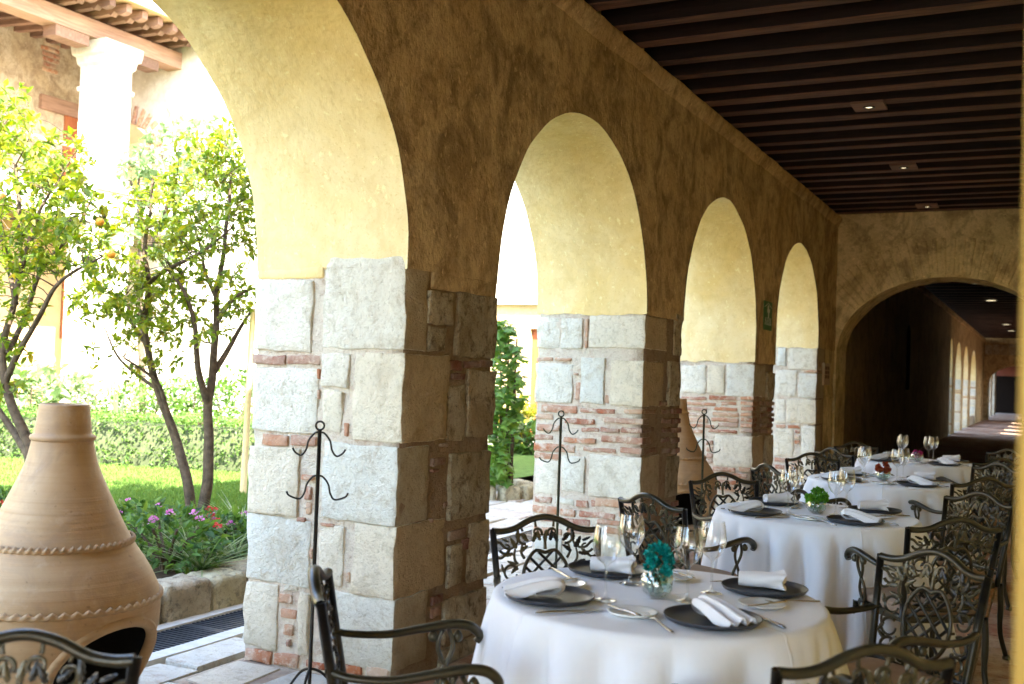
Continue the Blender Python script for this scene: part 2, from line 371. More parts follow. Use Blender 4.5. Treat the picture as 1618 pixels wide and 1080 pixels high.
M['red_flower'] = mat_leaf('red_orange_flower', [(.35,.04,.02),(.4,.1,.03),(.3,.02,.02),(.35,.15,.05)], .2)
M['magenta_flower'] = mat_leaf('magenta_flower', [(.4,.01,.13),(.5,.02,.2),(.32,.005,.1)], .2)
M['pink_petal'] = mat_leaf('pink_petal', [(.6,.15,.4),(.65,.3,.5),(.5,.12,.4)], .2)
M['red_petal'] = mat_leaf('red_petal', [(.55,.03,.03),(.5,.06,.05),(.6,.12,.1)], .2)
M['stem'] = mat_simple('green_stem', (.06,.1,.03), .6)
M['bark'] = mat_simple('dark_citrus_bark', (.105,.075,.05), .9, 0, .45, 22, .01, .1, 30)
M['orange'] = mat_simple('orange_peel', (.75,.3,.02), .5, 0, .1, 40, .002, .4, 150)
M['bamboo'] = mat_simple('dry_bamboo', (.5,.38,.16), .6, 0, .15, 15)
M['soil'] = mat_simple('garden_soil', (.09,.06,.04), .95, 0, .35, 18, .02, .1, 30)
M['lawn_base'] = mat_simple('lawn_turf', (.1,.155,.035), .95, 0, .35, 9, .02, .05, 90)
M['concrete'] = mat_simple('drain_kerb_concrete', (.5,.47,.42), .9, 0, .12, 14, .004, .1, 60)
M['grate'] = mat_simple('dark_steel_grate', (.035,.04,.05), .45, .5, .3, 20)
M['drain_dark'] = mat_simple('drain_bottom', (.015,.015,.017), .9)
M['sign_green'] = mat_simple('green_sign_board', (.03,.13,.03), .5, 0, .1, 20)
M['sign_white'] = mat_simple('sign_white_print', (.62,.62,.5), .5, 0, .05, 20)
M['tan_plastic'] = mat_simple('tan_wall_panel', (.42,.29,.16), .5, 0, .08, 20)
M['brown_dark'] = mat_simple('brown_panel_print', (.13,.07,.045), .6)
M['rust_wall'] = mat_plaster('rust_red_wall', (.16,.045,.03), (.1,.03,.02), (.2,.06,.035), .6, .3)
M['black_door'] = mat_simple('black_painted_door', (.012,.008,.006), 1., 0, .2, 12, 0, 0.)
M['lamp_glow'], _t, _b = newmat('lit_lamp_lens'); _b.inputs['Emission Color'].default_value = (1,.82,.5,1); _b.inputs['Emission Strength'].default_value = .12
# ================================================================== SETTING
S, PW, TH = 3.3, .906, .9                    # pier spacing, pier width, wall thickness (m)
A1 = 4.1524                                  # near face of the first pier in view
RAD = (S-PW)/2; APEX = 3.161; SPRING = APEX-RAD
YEND = 15.3                                  # cross wall with the wide arch
def A(k): return A1+(k-1)*S

g = MB().add([(-300,-300,-.05),(300,-300,-.05),(300,300,-.05),(-300,300,-.05)], [(0,1,2,3)])
tag(g.build('ground', M['soil']), kind='structure')
tag(MB().add([(-8,-30,-.02),(24,-30,-.02),(24,-6,-.02),(-8,-6,-.02)], [(0,1,2,3)]).build('added_bounce_court', M['flagstone']), kind='structure')  # unseen pale court by the open gallery end, added to bounce light in

# ---- corridor floor
fl = MB().add([(-.9,-6,-.008),(3.05,-6,-.008),(3.05,75,-.008),(-.9,75,-.008)], [(0,1,2,3)]).build('corridor_floor', M['grout'])
tag(fl, kind='structure')
T = .335; tile_me = []
for i in range(5):
    me = stone_mesh(T-.012, T-.012, .03, 40+i, .12, .006, .002, 4); me.name = 'tile'; me.materials.append(M['terracotta_tile']); tile_me.append(me)
rest = MB()
for i in range(9):
    for j in range(-17, 60):
        x, y = .03+T*(i+.5), T*(j+.5)
        if x > 1.7 and 2.3 < y < 9.2:
            o = link('tile', tile_me[rnd.randrange(5)], None, fl); o.location = (x, y, -.0125+rnd.uniform(-.0015,.0015)); o.rotation_euler = (0,0,rnd.choice((0,PI/2,PI)))
        else:
            q = (T-.012)/2; rest.box((x-q,y-q,-.012), (x+q,y+q,.002+rnd.uniform(-.0015,.0015)))
tag(rest.build('floor_tiles', M['terracotta_tile'], fl), kind='stuff')
far = MB()
for i in range(9):
    for j in range(60, 210):
        x, y = .03+T*(i+.5), T*(j+.5); q = (T-.014)/2; far.add([(x-q,y-q,.002),(x+q,y-q,.002),(x+q,y+q,.002),(x-q,y+q,.002)], [(0,1,2,3)])
tag(far.build('far_floor_tiles', M['terracotta_tile'], fl), kind='stuff')
# ---- pavement, drain, lawn
pv = MB().add([(-1.31,-6,-.03),(-.9,-6,-.03),(-.9,60,-.03),(-1.31,60,-.03)], [(0,1,2,3)])
pv.add([(-3.4,7.4,-.031),(-1.7,7.4,-.031),(-1.7,17.6,-.031),(-3.4,17.6,-.031)], [(0,1,2,3)])
pv = tag(pv.build('pavement', M['mortar']), kind='structure')
def flag(x0, y0, x1, y1):
    j = .05; q = [(x0+rnd.uniform(.006,j), y0+rnd.uniform(.006,j)), (x1-rnd.uniform(.006,j), y0+rnd.uniform(.006,j)), (x1-rnd.uniform(.006,j), y1-rnd.uniform(.006,j)), (x0+rnd.uniform(.006,j), y1-rnd.uniform(.006,j))]
    if rnd.random() < .6:
        a = rnd.randrange(4); b = (a+1) % 4; t = rnd.uniform(.3,.7)
        mpt = (q[a][0]*(1-t)+q[b][0]*t+rnd.uniform(-.02,.02), q[a][1]*(1-t)+q[b][1]*t+rnd.uniform(-.02,.02)); q.insert(a+1, mpt)
    n = len(q); zt = rnd.uniform(-.004,.004); cx_, cy_ = sum(p[0] for p in q)/n, sum(p[1] for p in q)/n
    top = [(p[0]-cx_-(p[0]-cx_)*.02, p[1]-cy_-(p[1]-cy_)*.02, zt) for p in q]; low = [(p[0]-cx_, p[1]-cy_, zt-.008) for p in q]; bot = [(p[0]-cx_, p[1]-cy_, -.045) for p in q]
    fs = [tuple(range(n))]
    for i in range(n):
        k = (i+1) % n; fs += [(i, n+i, n+k, k), (n+i, 2*n+i, 2*n+k, n+k)]
    o = MB().add(top+low+bot, fs).build('flagstone', M['flagstone'], pv); o.location = (cx_, cy_, 0)
y = 2.2
while y < 13:
    d = rnd.uniform(.34,.6); s = -1.18+rnd.uniform(-.03,.03)
    flag(-1.2, y, -.9, y+d); y += d
for k in range(0, 4):
    y = A(k)+PW
    while y < A(k+1)-.05:
        y1 = min(y+rnd.uniform(.35,.55), A(k+1)); y1 = A(k+1) if A(k+1)-y1 < .2 else y1; xm = rnd.uniform(-.6,-.4)
        flag(-.9, y, xm, y1); flag(xm, y, .03, y1); y = y1
y = 7.4
while y < 17.2:
    d = rnd.uniform(.45,.65); x = -3.4
    while x < -1.75:
        e = rnd.uniform(.45,.75); x1 = min(x+e, -1.72)
        flag(x, y+rnd.uniform(-.03,.03), x1, y+d+rnd.uniform(-.03,.03)); x = x1
    y += d
for x0, x1, nm in ((-1.31,-1.2,'inner_drain_kerb'), (-1.7,-1.61,'outer_drain_kerb')):
    rows = [[(x+nz((x,yy,0),3)*.006, yy, -.04 if e in (0,3) else .004+nz((x,yy,1),5)*.003) for e, x in enumerate((x0, x0+.004, x1-.004, x1))] for yy in np.arange(-2, 18, .12)]
    tag(MB().grid(rows, flip=True).build('drain_kerb', M['concrete'], pv, auto=40))
MB().box((-1.61,-2,-.16), (-1.31,18,-.12)).build('drain_channel', M['drain_dark'], pv)
dg = thing('drain_grate', 'long dark steel drain grate set in the paving beside the arcade', 'grate', (-1.46, 0, 0))
bar_me = None
for i in range(8):
    y0 = 2.4+i*1.05
    MB().box((-.148,y0,-.03),(.148,y0+.028,-.004)).build('grate_rail', M['grate'], dg); MB().box((-.148,y0+1.02,-.03),(.148,y0+1.046,-.004)).build('grate_rail', M['grate'], dg)
    bars = MB()
    for j in range(29): bars.box((-.148, y0+.045+j*.034, -.03), (.148, y0+.045+j*.034+.014, -.005))
    tag(bars.build('grate_bars', M['grate'], dg), kind='stuff')

def lawn_grid(x0, x1, y0, y1): return [[(x, yy, .10+.03*nz((x,yy,0),.35)) for x in np.linspace(x0,x1,16)] for yy in np.linspace(y0,y1,16)]
lawn = tag(MB().grid(lawn_grid(-16,-2.5,-3,7.2), flip=True).grid(lawn_grid(-16,-3.45,7.2,17.6), flip=True).build('lawn', M['lawn_base'], smooth=True), kind='structure')
bed = MB(); bed.grid([[(x, yy, .15+.02*nz((x,yy,3),2.)) for x in np.arange(-2.75,-1.72,.16)] for yy in np.arange(0,7.4,.2)], flip=True)
tag(bed.build('flower_bed', M['soil'], smooth=True), kind='structure')
# grass blades in the lawn in view
gv, gf = [], []
R2 = np.random.RandomState(3)
for i in range(52000):
    px, py = R2.uniform(-40,420), R2.uniform(722,840)
    p = onZ(px, py, .11)
    if p[0] > -2.5 or p[1] < 1 or (p[1] > 7.1 and p[0] > -3.5): continue
    hgt = R2.uniform(.02,.05); a = R2.uniform(0,6.28); q = .006+.0005*abs(p[0]); lx, ly = R2.uniform(-.025,.025,2); o = len(gv)
    z0 = .095+.03*nz((p[0],p[1],0),.35)
    gv += [(p[0]-q*math.cos(a),p[1]-q*math.sin(a),z0),(p[0]+q*math.cos(a),p[1]+q*math.sin(a),z0),(p[0]+lx,p[1]+ly,z0+hgt)]; gf.append((o,o+1,o+2))
gm = MB(); gm.v, gm.f = gv, gf
tag(gm.build('grass', M['grass']), 'short green lawn grass behind the orange trees', 'grass', kind='stuff')

# planter wall along the drain
pl = thing('planter_wall', 'low mossy stone planter wall running along the drain grate', 'planter', (-1.7,0,0))
y = 1.6
while y < 7.3:
    d = rnd.uniform(.28,.42); o = block('stone', (-.24,y+.008,-.04), (.0+rnd.uniform(-.01,.012),y+d-.008,.205+rnd.uniform(-.015,.02)), M['planter_stone'], pl, amp=.016, rad=.03, seg=.045); y += d
MB().box((-.21,1.62,-.04),(-.03,y-.03,.17)).build('mortar_core', M['mortar_dark'], pl)
x = -2.0
while x > -2.5:
    d = rnd.uniform(.3,.42); block('stone', (x-d+.008,7.1,-.04), (x-.008,7.34,.2+rnd.uniform(-.015,.02)), M['planter_stone'], pl, amp=.016, rad=.03).location.x += 1.7; x -= d

# ---- the arcade: plaster wall on stone piers
arc = thing('arcade_wall', 'ochre plastered arcade wall of round arches on pale stone and brick piers', 'arcade', (0,0,0))
PBOT = {0:1.95, -1:1.95, 1:2.028, 2:1.955, 3:1.672, 4:1.945}
ZT = 3.72; NR = 26
def wob(p, amp=.006): return nz(p, 1.7, 5)*amp*1.6 + nz(p, 6, 9)*amp
def face_x(y, z, side):
    """wall surface in x with the trowel's waves"""
    return (0.004 if side else -TH-.004) + wob((.3 if side else 7.7, y, z), .005)
KS = range(-1, 5)
def arch_path(k):
    """intrados points (y,z) of the opening before pier k, from pier k-1 to pier k"""
    y0, y1 = A(k-1)+PW, A(k); yc = (y0+y1)/2; pts = []
    for i in range(49):
        a = PI-PI*i/48; yy = yc+RAD*math.cos(a); zz = SPRING+RAD*math.sin(a)
        pts.append((yy, zz+nz((0,yy,zz),4,k)*.008))
    return pts
wall = MB()
cols = []
ymax = YEND
for k in KS:
    pth = arch_path(k)
    cols += [(yy, zz) for yy, zz in pth]
    y0 = A(k)
    if k < 4: cols += [(y0+PW*i/12, SPRING) for i in range(1,12)]
    else: cols += [(y0+(ymax-y0)*i/22, SPRING) for i in range(1,23)]
reveal = MB()
for side in (1,0):
    rows = [[(face_x(yy, zb+(ZT-zb)*j/NR, side), yy, zb+(ZT-zb)*j/NR) for j in range(NR+1)] for yy, zb in cols]
    wall.grid(rows, flip=not side)
    for k in KS:                                                  # skirt below the springing
        y0, y1 = A(k), (A(k)+PW if k < 4 else ymax); zb = PBOT[k]
        if k < 4 and abs(zb-SPRING) < .03 and zb > SPRING: continue
        def edge(yy): return min(zb, SPRING)-.006+nz((1,yy,k),7)*.022+nz((1,yy,k),23)*.008
        ys = [y0+(y1-y0)*i/(12 if k < 4 else 23) for i in range((12 if k < 4 else 23)+1)]
        wall.grid([[(face_x(yy, edge(yy)+(SPRING-edge(yy))*j/6, side), yy, edge(yy)+(SPRING-edge(yy))*j/6) for j in range(7)] for yy in ys], flip=not side)
for k in KS:                                                      # soffits and reveals
    pth = arch_path(k)
    for rep in range(6):
        t = (rep+1)/6; z = SPRING+(min(PBOT[k],SPRING)-SPRING)*t; pth = pth+[(A(k), z)]
    pth = [(A(k-1)+PW, SPRING+(min(PBOT[k-1],SPRING)-SPRING)*(1-r/6)) for r in range(6)]+pth if k > -1 else pth
    n = 20
    def sp(yy, zz, i):
        x = face_x(yy,zz,1)+(face_x(yy,zz,0)-face_x(yy,zz,1))*i/n
        e = 0 if i in (0,n) else 1
        bot_ = (nz((x,yy,k),7)*.022+nz((x,yy,k),23)*.01-.008) if (zz <= SPRING and yy == A(k) and abs(zz-min(PBOT[k],SPRING)) < 1e-6) else 0
        return (x, yy+wob((x,yy,zz),.006)*e, zz+wob((x+3,yy,zz),.006)*e+bot_)
    reveal.grid([[sp(yy,zz,i) for i in range(n+1)] for yy, zz in pth], flip=True)
    if PBOT[k] < SPRING+.1:
        z = min(PBOT[k],SPRING); wall.add([(0,A(k),z),(-TH,A(k),z),(-TH,A(k)+PW,z),(0,A(k)+PW,z)], [(0,3,2,1)])
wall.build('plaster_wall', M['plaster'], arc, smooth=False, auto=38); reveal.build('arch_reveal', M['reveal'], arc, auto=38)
# plaster patches hanging lower on the first pier
def skirt(lo, hi, parent, mat):
    x0,y0,z0 = lo; x1,y1,z1 = hi
    return block('plaster_patch', lo, hi, mat, parent, amp=.004, rad=.012, seg=.05, cap=12)
p = onY(511,440,A1); zl = onY(430,441,A1)[2]
skirt((-TH-.004,A1-.001,zl), (p[0],A1+.06,1.972), arc, M['reveal'])
za = onX(730,466,0)[2]; ya = onX(684,440,0)[1]
skirt((-.05,ya,za+.01), (.002,A1+PW,1.972), arc, M['plaster'])
# cornice under the ceiling
rows = []
for yy in np.arange(-5.5, YEND+.05, .09):
    n1 = nz((0,yy,0),2.2)*.012+nz((0,yy,5),9)*.007
    rows.append([(.0,yy,3.70+n1*.5),(.012+n1*.3,yy,3.715+n1*.5),(.058+n1,yy,3.80+n1*.4),(.056+n1*1.3,yy,3.828+nz((2,yy,0),12)*.006),(-.05,yy,3.832)])
MB().grid(rows).build('cornice', M['plaster'], arc, auto=50)
up = MB(); up.box((-TH,-5.6,ZT-.004),(-.05,YEND,4.19)); up.box((-1.0,-6,4.2),(3.4,76,5.4)); up.box((-1.3,-6.3,5.4),(3.8,76.4,5.6))
up.build('upper_storey', M['plaster'], arc)

def zr(o, s): return lambda r: (o[0]+r[0]/s, o[1]+r[1]/s, o[0]+r[2]/s, o[1]+r[3]/s)
z4, z5, z6, z7 = zr((380,380),3.176), zr((370,680),2.7), zr((740,440),2.7), zr((1040,380),2.7)
def lit_rect(r, Yk):
    a, b = onY(r[0],(r[1]+r[3])/2,Yk), onY(r[2],(r[1]+r[3])/2,Yk); t, u = onY((r[0]+r[2])/2,r[1],Yk), onY((r[0]+r[2])/2,r[3],Yk)
    return a[0], b[0], u[2], t[2]
def in_rect(r):
    a, b = onX(r[0],(r[1]+r[3])/2,0), onX(r[2],(r[1]+r[3])/2,0); t, u = onX((r[0]+r[2])/2,r[1],0), onX((r[0]+r[2])/2,r[3],0)
    return a[1], b[1], u[2], t[2]
def pier(k, lit, inner, corners):
    """lit: (rect,kind) on the near face; inner: (rect,kind) on the corridor face; corners: (lit rect, inner depth in m, kind)"""
    Yk = A(k); h = PBOT[k]
    core = MB(); rows = []
    X0, X1, Y0, Y1 = -TH+.014, -.011, Yk+.008, Yk+PW-.014
    ring = [(X0+(X1-X0)*i/8, Y0) for i in range(8)]+[(X1, Y0+(Y1-Y0)*i/8) for i in range(8)]+[(X1-(X1-X0)*i/8, Y1) for i in range(8)]+[(X0, Y1-(Y1-Y0)*i/8) for i in range(8)]
    for j in range(25):
        z = (h+.02)*j/24-.02
        rows.append([(x+nz((x,y,z),8)*.012, y+nz((x,y,z),8,4)*.012, z) for x, y in ring])
    core.grid(rows, closed_v=True, flip=True)
    P = core.build('pier', M['mortar_corner'], arc, smooth=True)
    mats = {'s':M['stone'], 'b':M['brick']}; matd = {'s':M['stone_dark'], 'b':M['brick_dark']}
    for r, c in lit:
        x0, x1, z0, z1 = lit_rect(r, Yk); g_ = .004
        if x1 < x0: x0, x1 = x1, x0
        x0 = max(x0, -TH-.012); x1 = min(x1, .0); e = rnd.uniform(-.001,.008)
        block({'s':'stone','b':'brick'}[c], (x0+g_, Yk-e, z0+g_), (x1-g_, Yk+.15, z1-g_), mats[c], P, amp=.012 if c == 's' else .009, rad=.007 if c == 's' else .006, seg=.05, cap=10 if c == 's' else 5)
    for r, c in inner:
        y0, y1, z0, z1 = in_rect(r); g_ = .004
        y1 = min(y1, Yk+PW+.012); y0 = max(y0, Yk+.0); e = rnd.uniform(.001,.012)
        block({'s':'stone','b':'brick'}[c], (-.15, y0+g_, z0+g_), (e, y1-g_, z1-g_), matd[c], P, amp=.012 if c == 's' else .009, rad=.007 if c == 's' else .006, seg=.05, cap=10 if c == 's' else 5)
    for r, dep, c in corners:
        x0, x1, z0, z1 = lit_rect(r, Yk); g_ = .004
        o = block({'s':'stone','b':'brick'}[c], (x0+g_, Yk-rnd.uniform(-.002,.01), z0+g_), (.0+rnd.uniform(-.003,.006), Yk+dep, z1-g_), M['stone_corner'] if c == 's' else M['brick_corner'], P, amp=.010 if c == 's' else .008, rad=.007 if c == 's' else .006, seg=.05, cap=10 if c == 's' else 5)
    return P
# corner blocks: pale on the garden reveal, shade painted in brown on the corridor side
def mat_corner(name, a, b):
    """same stone with its corridor side multiplied brown to paint its shade"""
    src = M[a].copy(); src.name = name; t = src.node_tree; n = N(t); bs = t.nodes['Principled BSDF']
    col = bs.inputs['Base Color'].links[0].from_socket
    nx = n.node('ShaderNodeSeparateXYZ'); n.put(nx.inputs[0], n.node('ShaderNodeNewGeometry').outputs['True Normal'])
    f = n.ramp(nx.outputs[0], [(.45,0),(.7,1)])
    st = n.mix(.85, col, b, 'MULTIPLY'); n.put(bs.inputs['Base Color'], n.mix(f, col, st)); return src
M['stone_corner'] = mat_corner('corner_stone_shade_painted', 'stone', (.56,.44,.30))
M['mortar_corner'] = mat_corner('lime_mortar_shade_painted', 'mortar', (.36,.26,.17))
M['brick_corner'] = mat_corner('corner_brick_shade_painted', 'brick', (.45,.4,.36))
q = lambda f, rs, c='s': [(f(r), c) for r in rs]
L1 = q(z4, [(72,195,366,556),(58,634,392,966),(406,562,552,740),(408,748,512,964)]) + q(z4, [(60,568,225,626),(228,572,398,624),(516,908,542,984),(105,970,240,1032),(245,975,385,1030),(385,640,405,700),(385,745,404,800)], 'b') \
   + q(z5, [(58,70,276,362),(50,368,326,655),(358,398,468,668),(38,648,188,930),(272,688,322,962),(205,650,270,688)]) \
   + q(z5, [(288,182,340,214),(298,232,332,298),(300,302,330,362),(265,368,308,394),(322,500,340,550),(474,600,496,650),(190,694,248,742),(195,756,268,802),(208,820,252,872),(222,890,246,926),(40,932,160,990),(165,950,275,1010),(180,1015,280,1062),(440,1000,546,1042),(300,985,400,1020),(560,1010,660,1060),(368,392,430,414)], 'b') \
   + q(z5, [(28,995,160,1110),(165,1064,300,1120),(310,1046,450,1120),(460,1062,600,1120)])
C1 = [(z4((415,75,833,546)),.2,'s'),(z4((560,560,812,1012)),.42,'s'),(z5((374,58,704,394)),.27,'s'),(z5((504,400,692,716)),.45,'s'),(z5((388,700,682,1014)),.3,'s')]
I1 = q(z4, [(938,250,1062,420),(940,430,1030,560),(1080,268,1284,588),(1040,722,1130,1005),(1134,650,1272,985)]) + q(z4, [(1040,600,1110,655),(1120,600,1200,640),(1210,598,1268,640),(1060,660,1125,700)], 'b') \
   + q(z5, [(914,88,1092,372),(908,482,972,665),(998,388,1086,640),(892,694,1080,882),(870,900,1060,1000),(840,1010,960,1060)]) + q(z5, [(842,112,902,152),(840,160,870,182),(918,418,990,466),(972,456,998,512),(840,700,890,740),(842,750,888,800),(880,50,915,72),(836,372,850,396),(895,300,915,330)], 'b')
pier(1, L1, I1, C1)
L2 = q(z6, [(290,166,390,298),(395,166,488,300),(283,360,446,530),(478,335,582,535),(283,772,386,920),(398,756,497,912)]) \
   + q(z6, [(496,170,513,298),(290,335,360,355),(370,335,440,352),(450,400,472,415),(455,440,480,520),(580,495,600,535),(308,538,465,573),(475,552,628,576),(283,576,362,602),(410,594,537,622),(290,618,390,650),(482,634,560,656),(562,634,646,658),(280,664,362,688),(405,676,545,703),(277,704,455,740),(487,720,632,743),(278,742,390,770),(282,928,355,956),(460,944,512,976),(520,944,600,976),(273,968,385,1004),(392,980,455,1014),(470,994,625,1022),(270,1012,380,1036),(390,1022,520,1052),(275,1060,400,1090),(420,1065,560,1095)], 'b') \
   + q(z6, [(280,1100,400,1200),(410,1105,560,1200),(370,940,450,966)])
C2 = [(z6((514,154,752,298)),.5,'s'),(z6((607,348,746,545)),.45,'s'),(z6((512,754,736,940)),.4,'s'),(z6((570,1105,730,1200)),.4,'s')] + [(z6(r),d,'b') for r, d in [((664,555,740,578),.3),((577,592,740,620),.14),((650,632,740,658),.28),((565,672,738,705),.2),((648,720,738,748),.35),((540,944,738,980),.25),((636,992,736,1020),.4),((545,1030,735,1056),.2),((580,1066,734,1095),.35)]]
I2 = q(z6, [(880,150,912,330),(852,352,902,545),(845,756,896,930)]) + q(z6, [(815,520,850,545)], 'b')
for yy in (551,592,632,675,720,944,992,1030): I2 += q(z6, [(828,yy+2,862,yy+26),(868,yy+1,906,yy+27)], 'b')
pier(2, L2, I2, C2)
L3 = q(z7, [(98,530,204,652),(209,530,284,655),(100,836,196,935)]); r3 = []
for i, yy in enumerate((662,685,708,732,755,778,802)):
    x = 98+(0,25,6,30,4,28,10)[i]
    while x < 330:
        d = rnd.uniform(70,125); r3.append((x, yy+rnd.uniform(-2,3), min(x+d,345), yy+19)); x += d+rnd.uniform(8,30)
for yy in (850,878,905,930): r3.append((204,yy,233,yy+22))
for yy in (965,992,1020,1050):
    x = 100+rnd.uniform(0,30)
    while x < 380: d = rnd.uniform(80,130); r3.append((x,yy,min(x+d,398),yy+21)); x += d+12
L3 += q(z7, r3, 'b') + q(z7, [(100,1080,240,1170),(250,1080,398,1170)])
C3 = [(z7((290,526,407,666)),.5,'s'),(z7((237,830,402,966)),.45,'s')] + [(z7((350,yy,405,yy+19)),rnd.choice((.2,.35)),'b') for yy in (662,685,708,732,755,778,802)]
I3 = q(z7, [(462,562,497,680),(455,830,492,968)])
for yy in (684,708,732,755,778,802): I3 += q(z7, [(438,yy,462,yy+19),(466,yy+1,494,yy+20)], 'b')
I3 += q(z7, [(404,990,440,1010),(446,990,488,1012),(404,1020,430,1040),(436,1020,488,1042)], 'b')
pier(3, L3, I3, C3)
L4 = q(z7, [(508,455,546,536),(499,552,592,662),(498,675,542,778),(494,802,578,920),(497,1010,600,1090)]) + q(z7, [(500,784,545,800),(550,786,606,801),(582,806,606,822),(580,828,607,846),(581,850,606,868),(495,925,560,945),(565,930,610,948),(497,955,540,975),(548,955,600,978),(497,985,560,1004)], 'b')
C4 = [(z7((554,458,676,550)),.5,'s'),(z7((597,565,673,672)),.5,'s'),(z7((546,676,670,780)),.5,'s'),(z7((610,790,669,920)),.4,'s'),(z7((612,930,668,1000)),.4,'s'),(z7((605,1010,668,1090)),.4,'s'),(z7((620,550,674,563)),.2,'b')]
pier(4, L4, [], C4)
for k in (0,-1): MB().box((-TH+.01,A(k)+.01,-.02),(-.01,A(k)+PW-.01,2.0)).build('pier', M['mortar'], arc)
# wall beyond the last arch, as far as the cross wall: rough masonry below the plaster
rows = [[(.0+nz((0,yy,z),3)*.012+nz((0,yy,z),9)*.006, yy, z) for z in np.arange(-.02, 2.02, .1)] for yy in np.arange(A(4)+.5, YEND+.02, .1)]
MB().grid(rows).build('lower_wall', M['rough_plaster'], arc, smooth=True)
MB().box((-TH,A(4)+PW-.02,-.02),(-.03,YEND,2.0)).build('wall_core', M['mortar'], arc)

# ---- right-hand wall of the corridor with the pilaster beside the camera
rw = MB(); rw.box((3.05,-6,-.02),(3.35,YEND,4.18))
rw = tag(rw.build('corridor_wall', M['plaster_right']), 'plain yellow ochre wall on the right side of the gallery', 'wall')
pi_ = MB(); rows = []
for j in range(28):
    z = 3.8*j/27; e = nz((0,0,z),2)*.004
    rows.append([(3.05,.98,z),(2.683+e,.98,z),(2.671+e,.99,z),(2.669+e,1.3,z),(2.682,1.32,z),(3.05,1.32,z)])
pi_.grid(rows, flip=False)
tag(pi_.build('pilaster', M['pilaster'], auto=40), 'blurred yellow ochre pilaster at the right edge of the picture', 'pilaster')

# ---- ceiling: boards, beams, recessed lamps
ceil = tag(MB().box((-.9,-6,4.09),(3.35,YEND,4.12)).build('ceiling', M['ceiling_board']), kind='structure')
def beam_mesh(L, seed):
    rows = []
    for i in range(14):
        x = L*i/13; e = nz((x*2,seed*7,0),1)*.005; f_ = nz((x*3,seed*3,2),1)*.004
        rows.append([(x,-.068+e,.26),(x,-.066+e,.006+f_),(x,-.058+e,f_),(x,.058+f_,e),(x,.066+f_,.006+e),(x,.068+f_,.26)])
    return MB().grid(rows, flip=True)
bms = []
for i in range(4):
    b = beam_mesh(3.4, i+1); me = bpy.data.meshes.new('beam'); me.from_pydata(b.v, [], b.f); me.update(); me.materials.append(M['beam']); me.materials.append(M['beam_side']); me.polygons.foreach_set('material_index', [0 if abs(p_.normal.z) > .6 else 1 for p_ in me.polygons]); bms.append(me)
y = 6.575-.4175*30; i = 0
while y < YEND-.05:
    if y > -5.8:
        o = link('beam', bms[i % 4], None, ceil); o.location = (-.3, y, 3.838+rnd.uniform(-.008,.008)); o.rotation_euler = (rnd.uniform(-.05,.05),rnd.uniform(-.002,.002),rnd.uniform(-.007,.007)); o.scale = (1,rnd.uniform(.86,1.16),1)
    y += .4175+rnd.uniform(-.012,.012); i += 1
lampname = {0:'nearest of the recessed ceiling lamps set in a wooden plate between beams', 1:'second recessed ceiling lamp from the camera, in a wooden plate', 2:'faint recessed ceiling lamp closest to the brick cross arch'}
for i, (px, py) in enumerate([(1373,167),(1428,263),(1465,325)]):
    c = onZ(px, py, 3.828); 
    if i == 2: c[1] = min(c[1], 14.9)
    t = thing('ceiling_lamp', lampname[i], 'lamp', (c[0],c[1],3.826), 0, 'recessed ceiling lamps')
    MB().box((-.13,-.14,-.008),(.13,.14,.012)).build('mounting_plate', M['rafter'], t)
    MB().lathe([(.05,-.009),(.052,-.014),(.034,-.016),(.03,-.009)], 24).build('trim_ring', M['black_iron'], t, smooth=True)
    MB().lathe([(.001,-.0105),(.022,-.0115),(.03,-.0095)], 20).build('lens', M['lamp_glow'], t, smooth=True)

# ---- cross wall with the wide basket arch
cw = thing('cross_wall', 'rough plastered cross wall with a wide low brick arch', 'wall', (0,YEND,0))
EX, EA, EB, EZ = 1.46, 1.44, 1.10, 1.885
def earch(a, t=0.): return EX+(EA+t)*math.cos(a), EZ+(EB+t)*math.sin(a)
mb = MB(); cols = []
for i in range(61):
    a = PI-PI*i/60; cols.append(earch(a))
lo = [(-.02,EZ),(0,EZ)] ; hi = [(2.92,EZ),(3.05,EZ)]
cc = lo+cols+hi
def cyy(x, z): return nz((x,3,z),2.5)*.014+nz((x,3,z),8)*.008
mb.grid([[(x, cyy(x,zb+(3.9-zb)*j/18), zb+(3.9-zb)*j/18) for j in range(19)] for x, zb in cc])
path = [earch(PI-PI*i/60) for i in range(61)]; path = [(path[0][0], -.02),(path[0][0], .6),(path[0][0], 1.2)]+path+[(path[-1][0],1.2),(path[-1][0],.6),(path[-1][0],-.02)]
mb.grid([[(x+nz((x,j,z),5)*.01, (cyy(x,z) if j == 0 else .8*j/6), z+nz((x,j+3,z),5)*.01) for j in range(7)] for x, z in path], flip=False)
for (xa, xb) in ((-.02,path[0][0]),(path[-1][0],3.05)):
    mb.grid([[(x, cyy(x,z), z) for z in np.arange(-.02,EZ+.1,.15)] for x in np.linspace(xa,xb,4)])
mb.build('plaster', M['rough_plaster'], cw, auto=50)
vm = stone_mesh(.055,.06,.5,3,.06,.01,.004,8); vm.name = 'voussoir'; vm.materials.append(M['rough_plaster'])
for i in range(46):
    a = PI*(.03+.94*i/45); x, z = earch(a,.27+rnd.uniform(-.015,.015)); 
    if x < .04: continue
    nx_, nz_ = math.cos(a)/EA, math.sin(a)/EB
    o = link('voussoir', vm, None, cw); o.location = (x, .012+rnd.uniform(-.008,.006), z); o.rotation_euler = (0, math.atan2(nx_, nz_), 0)

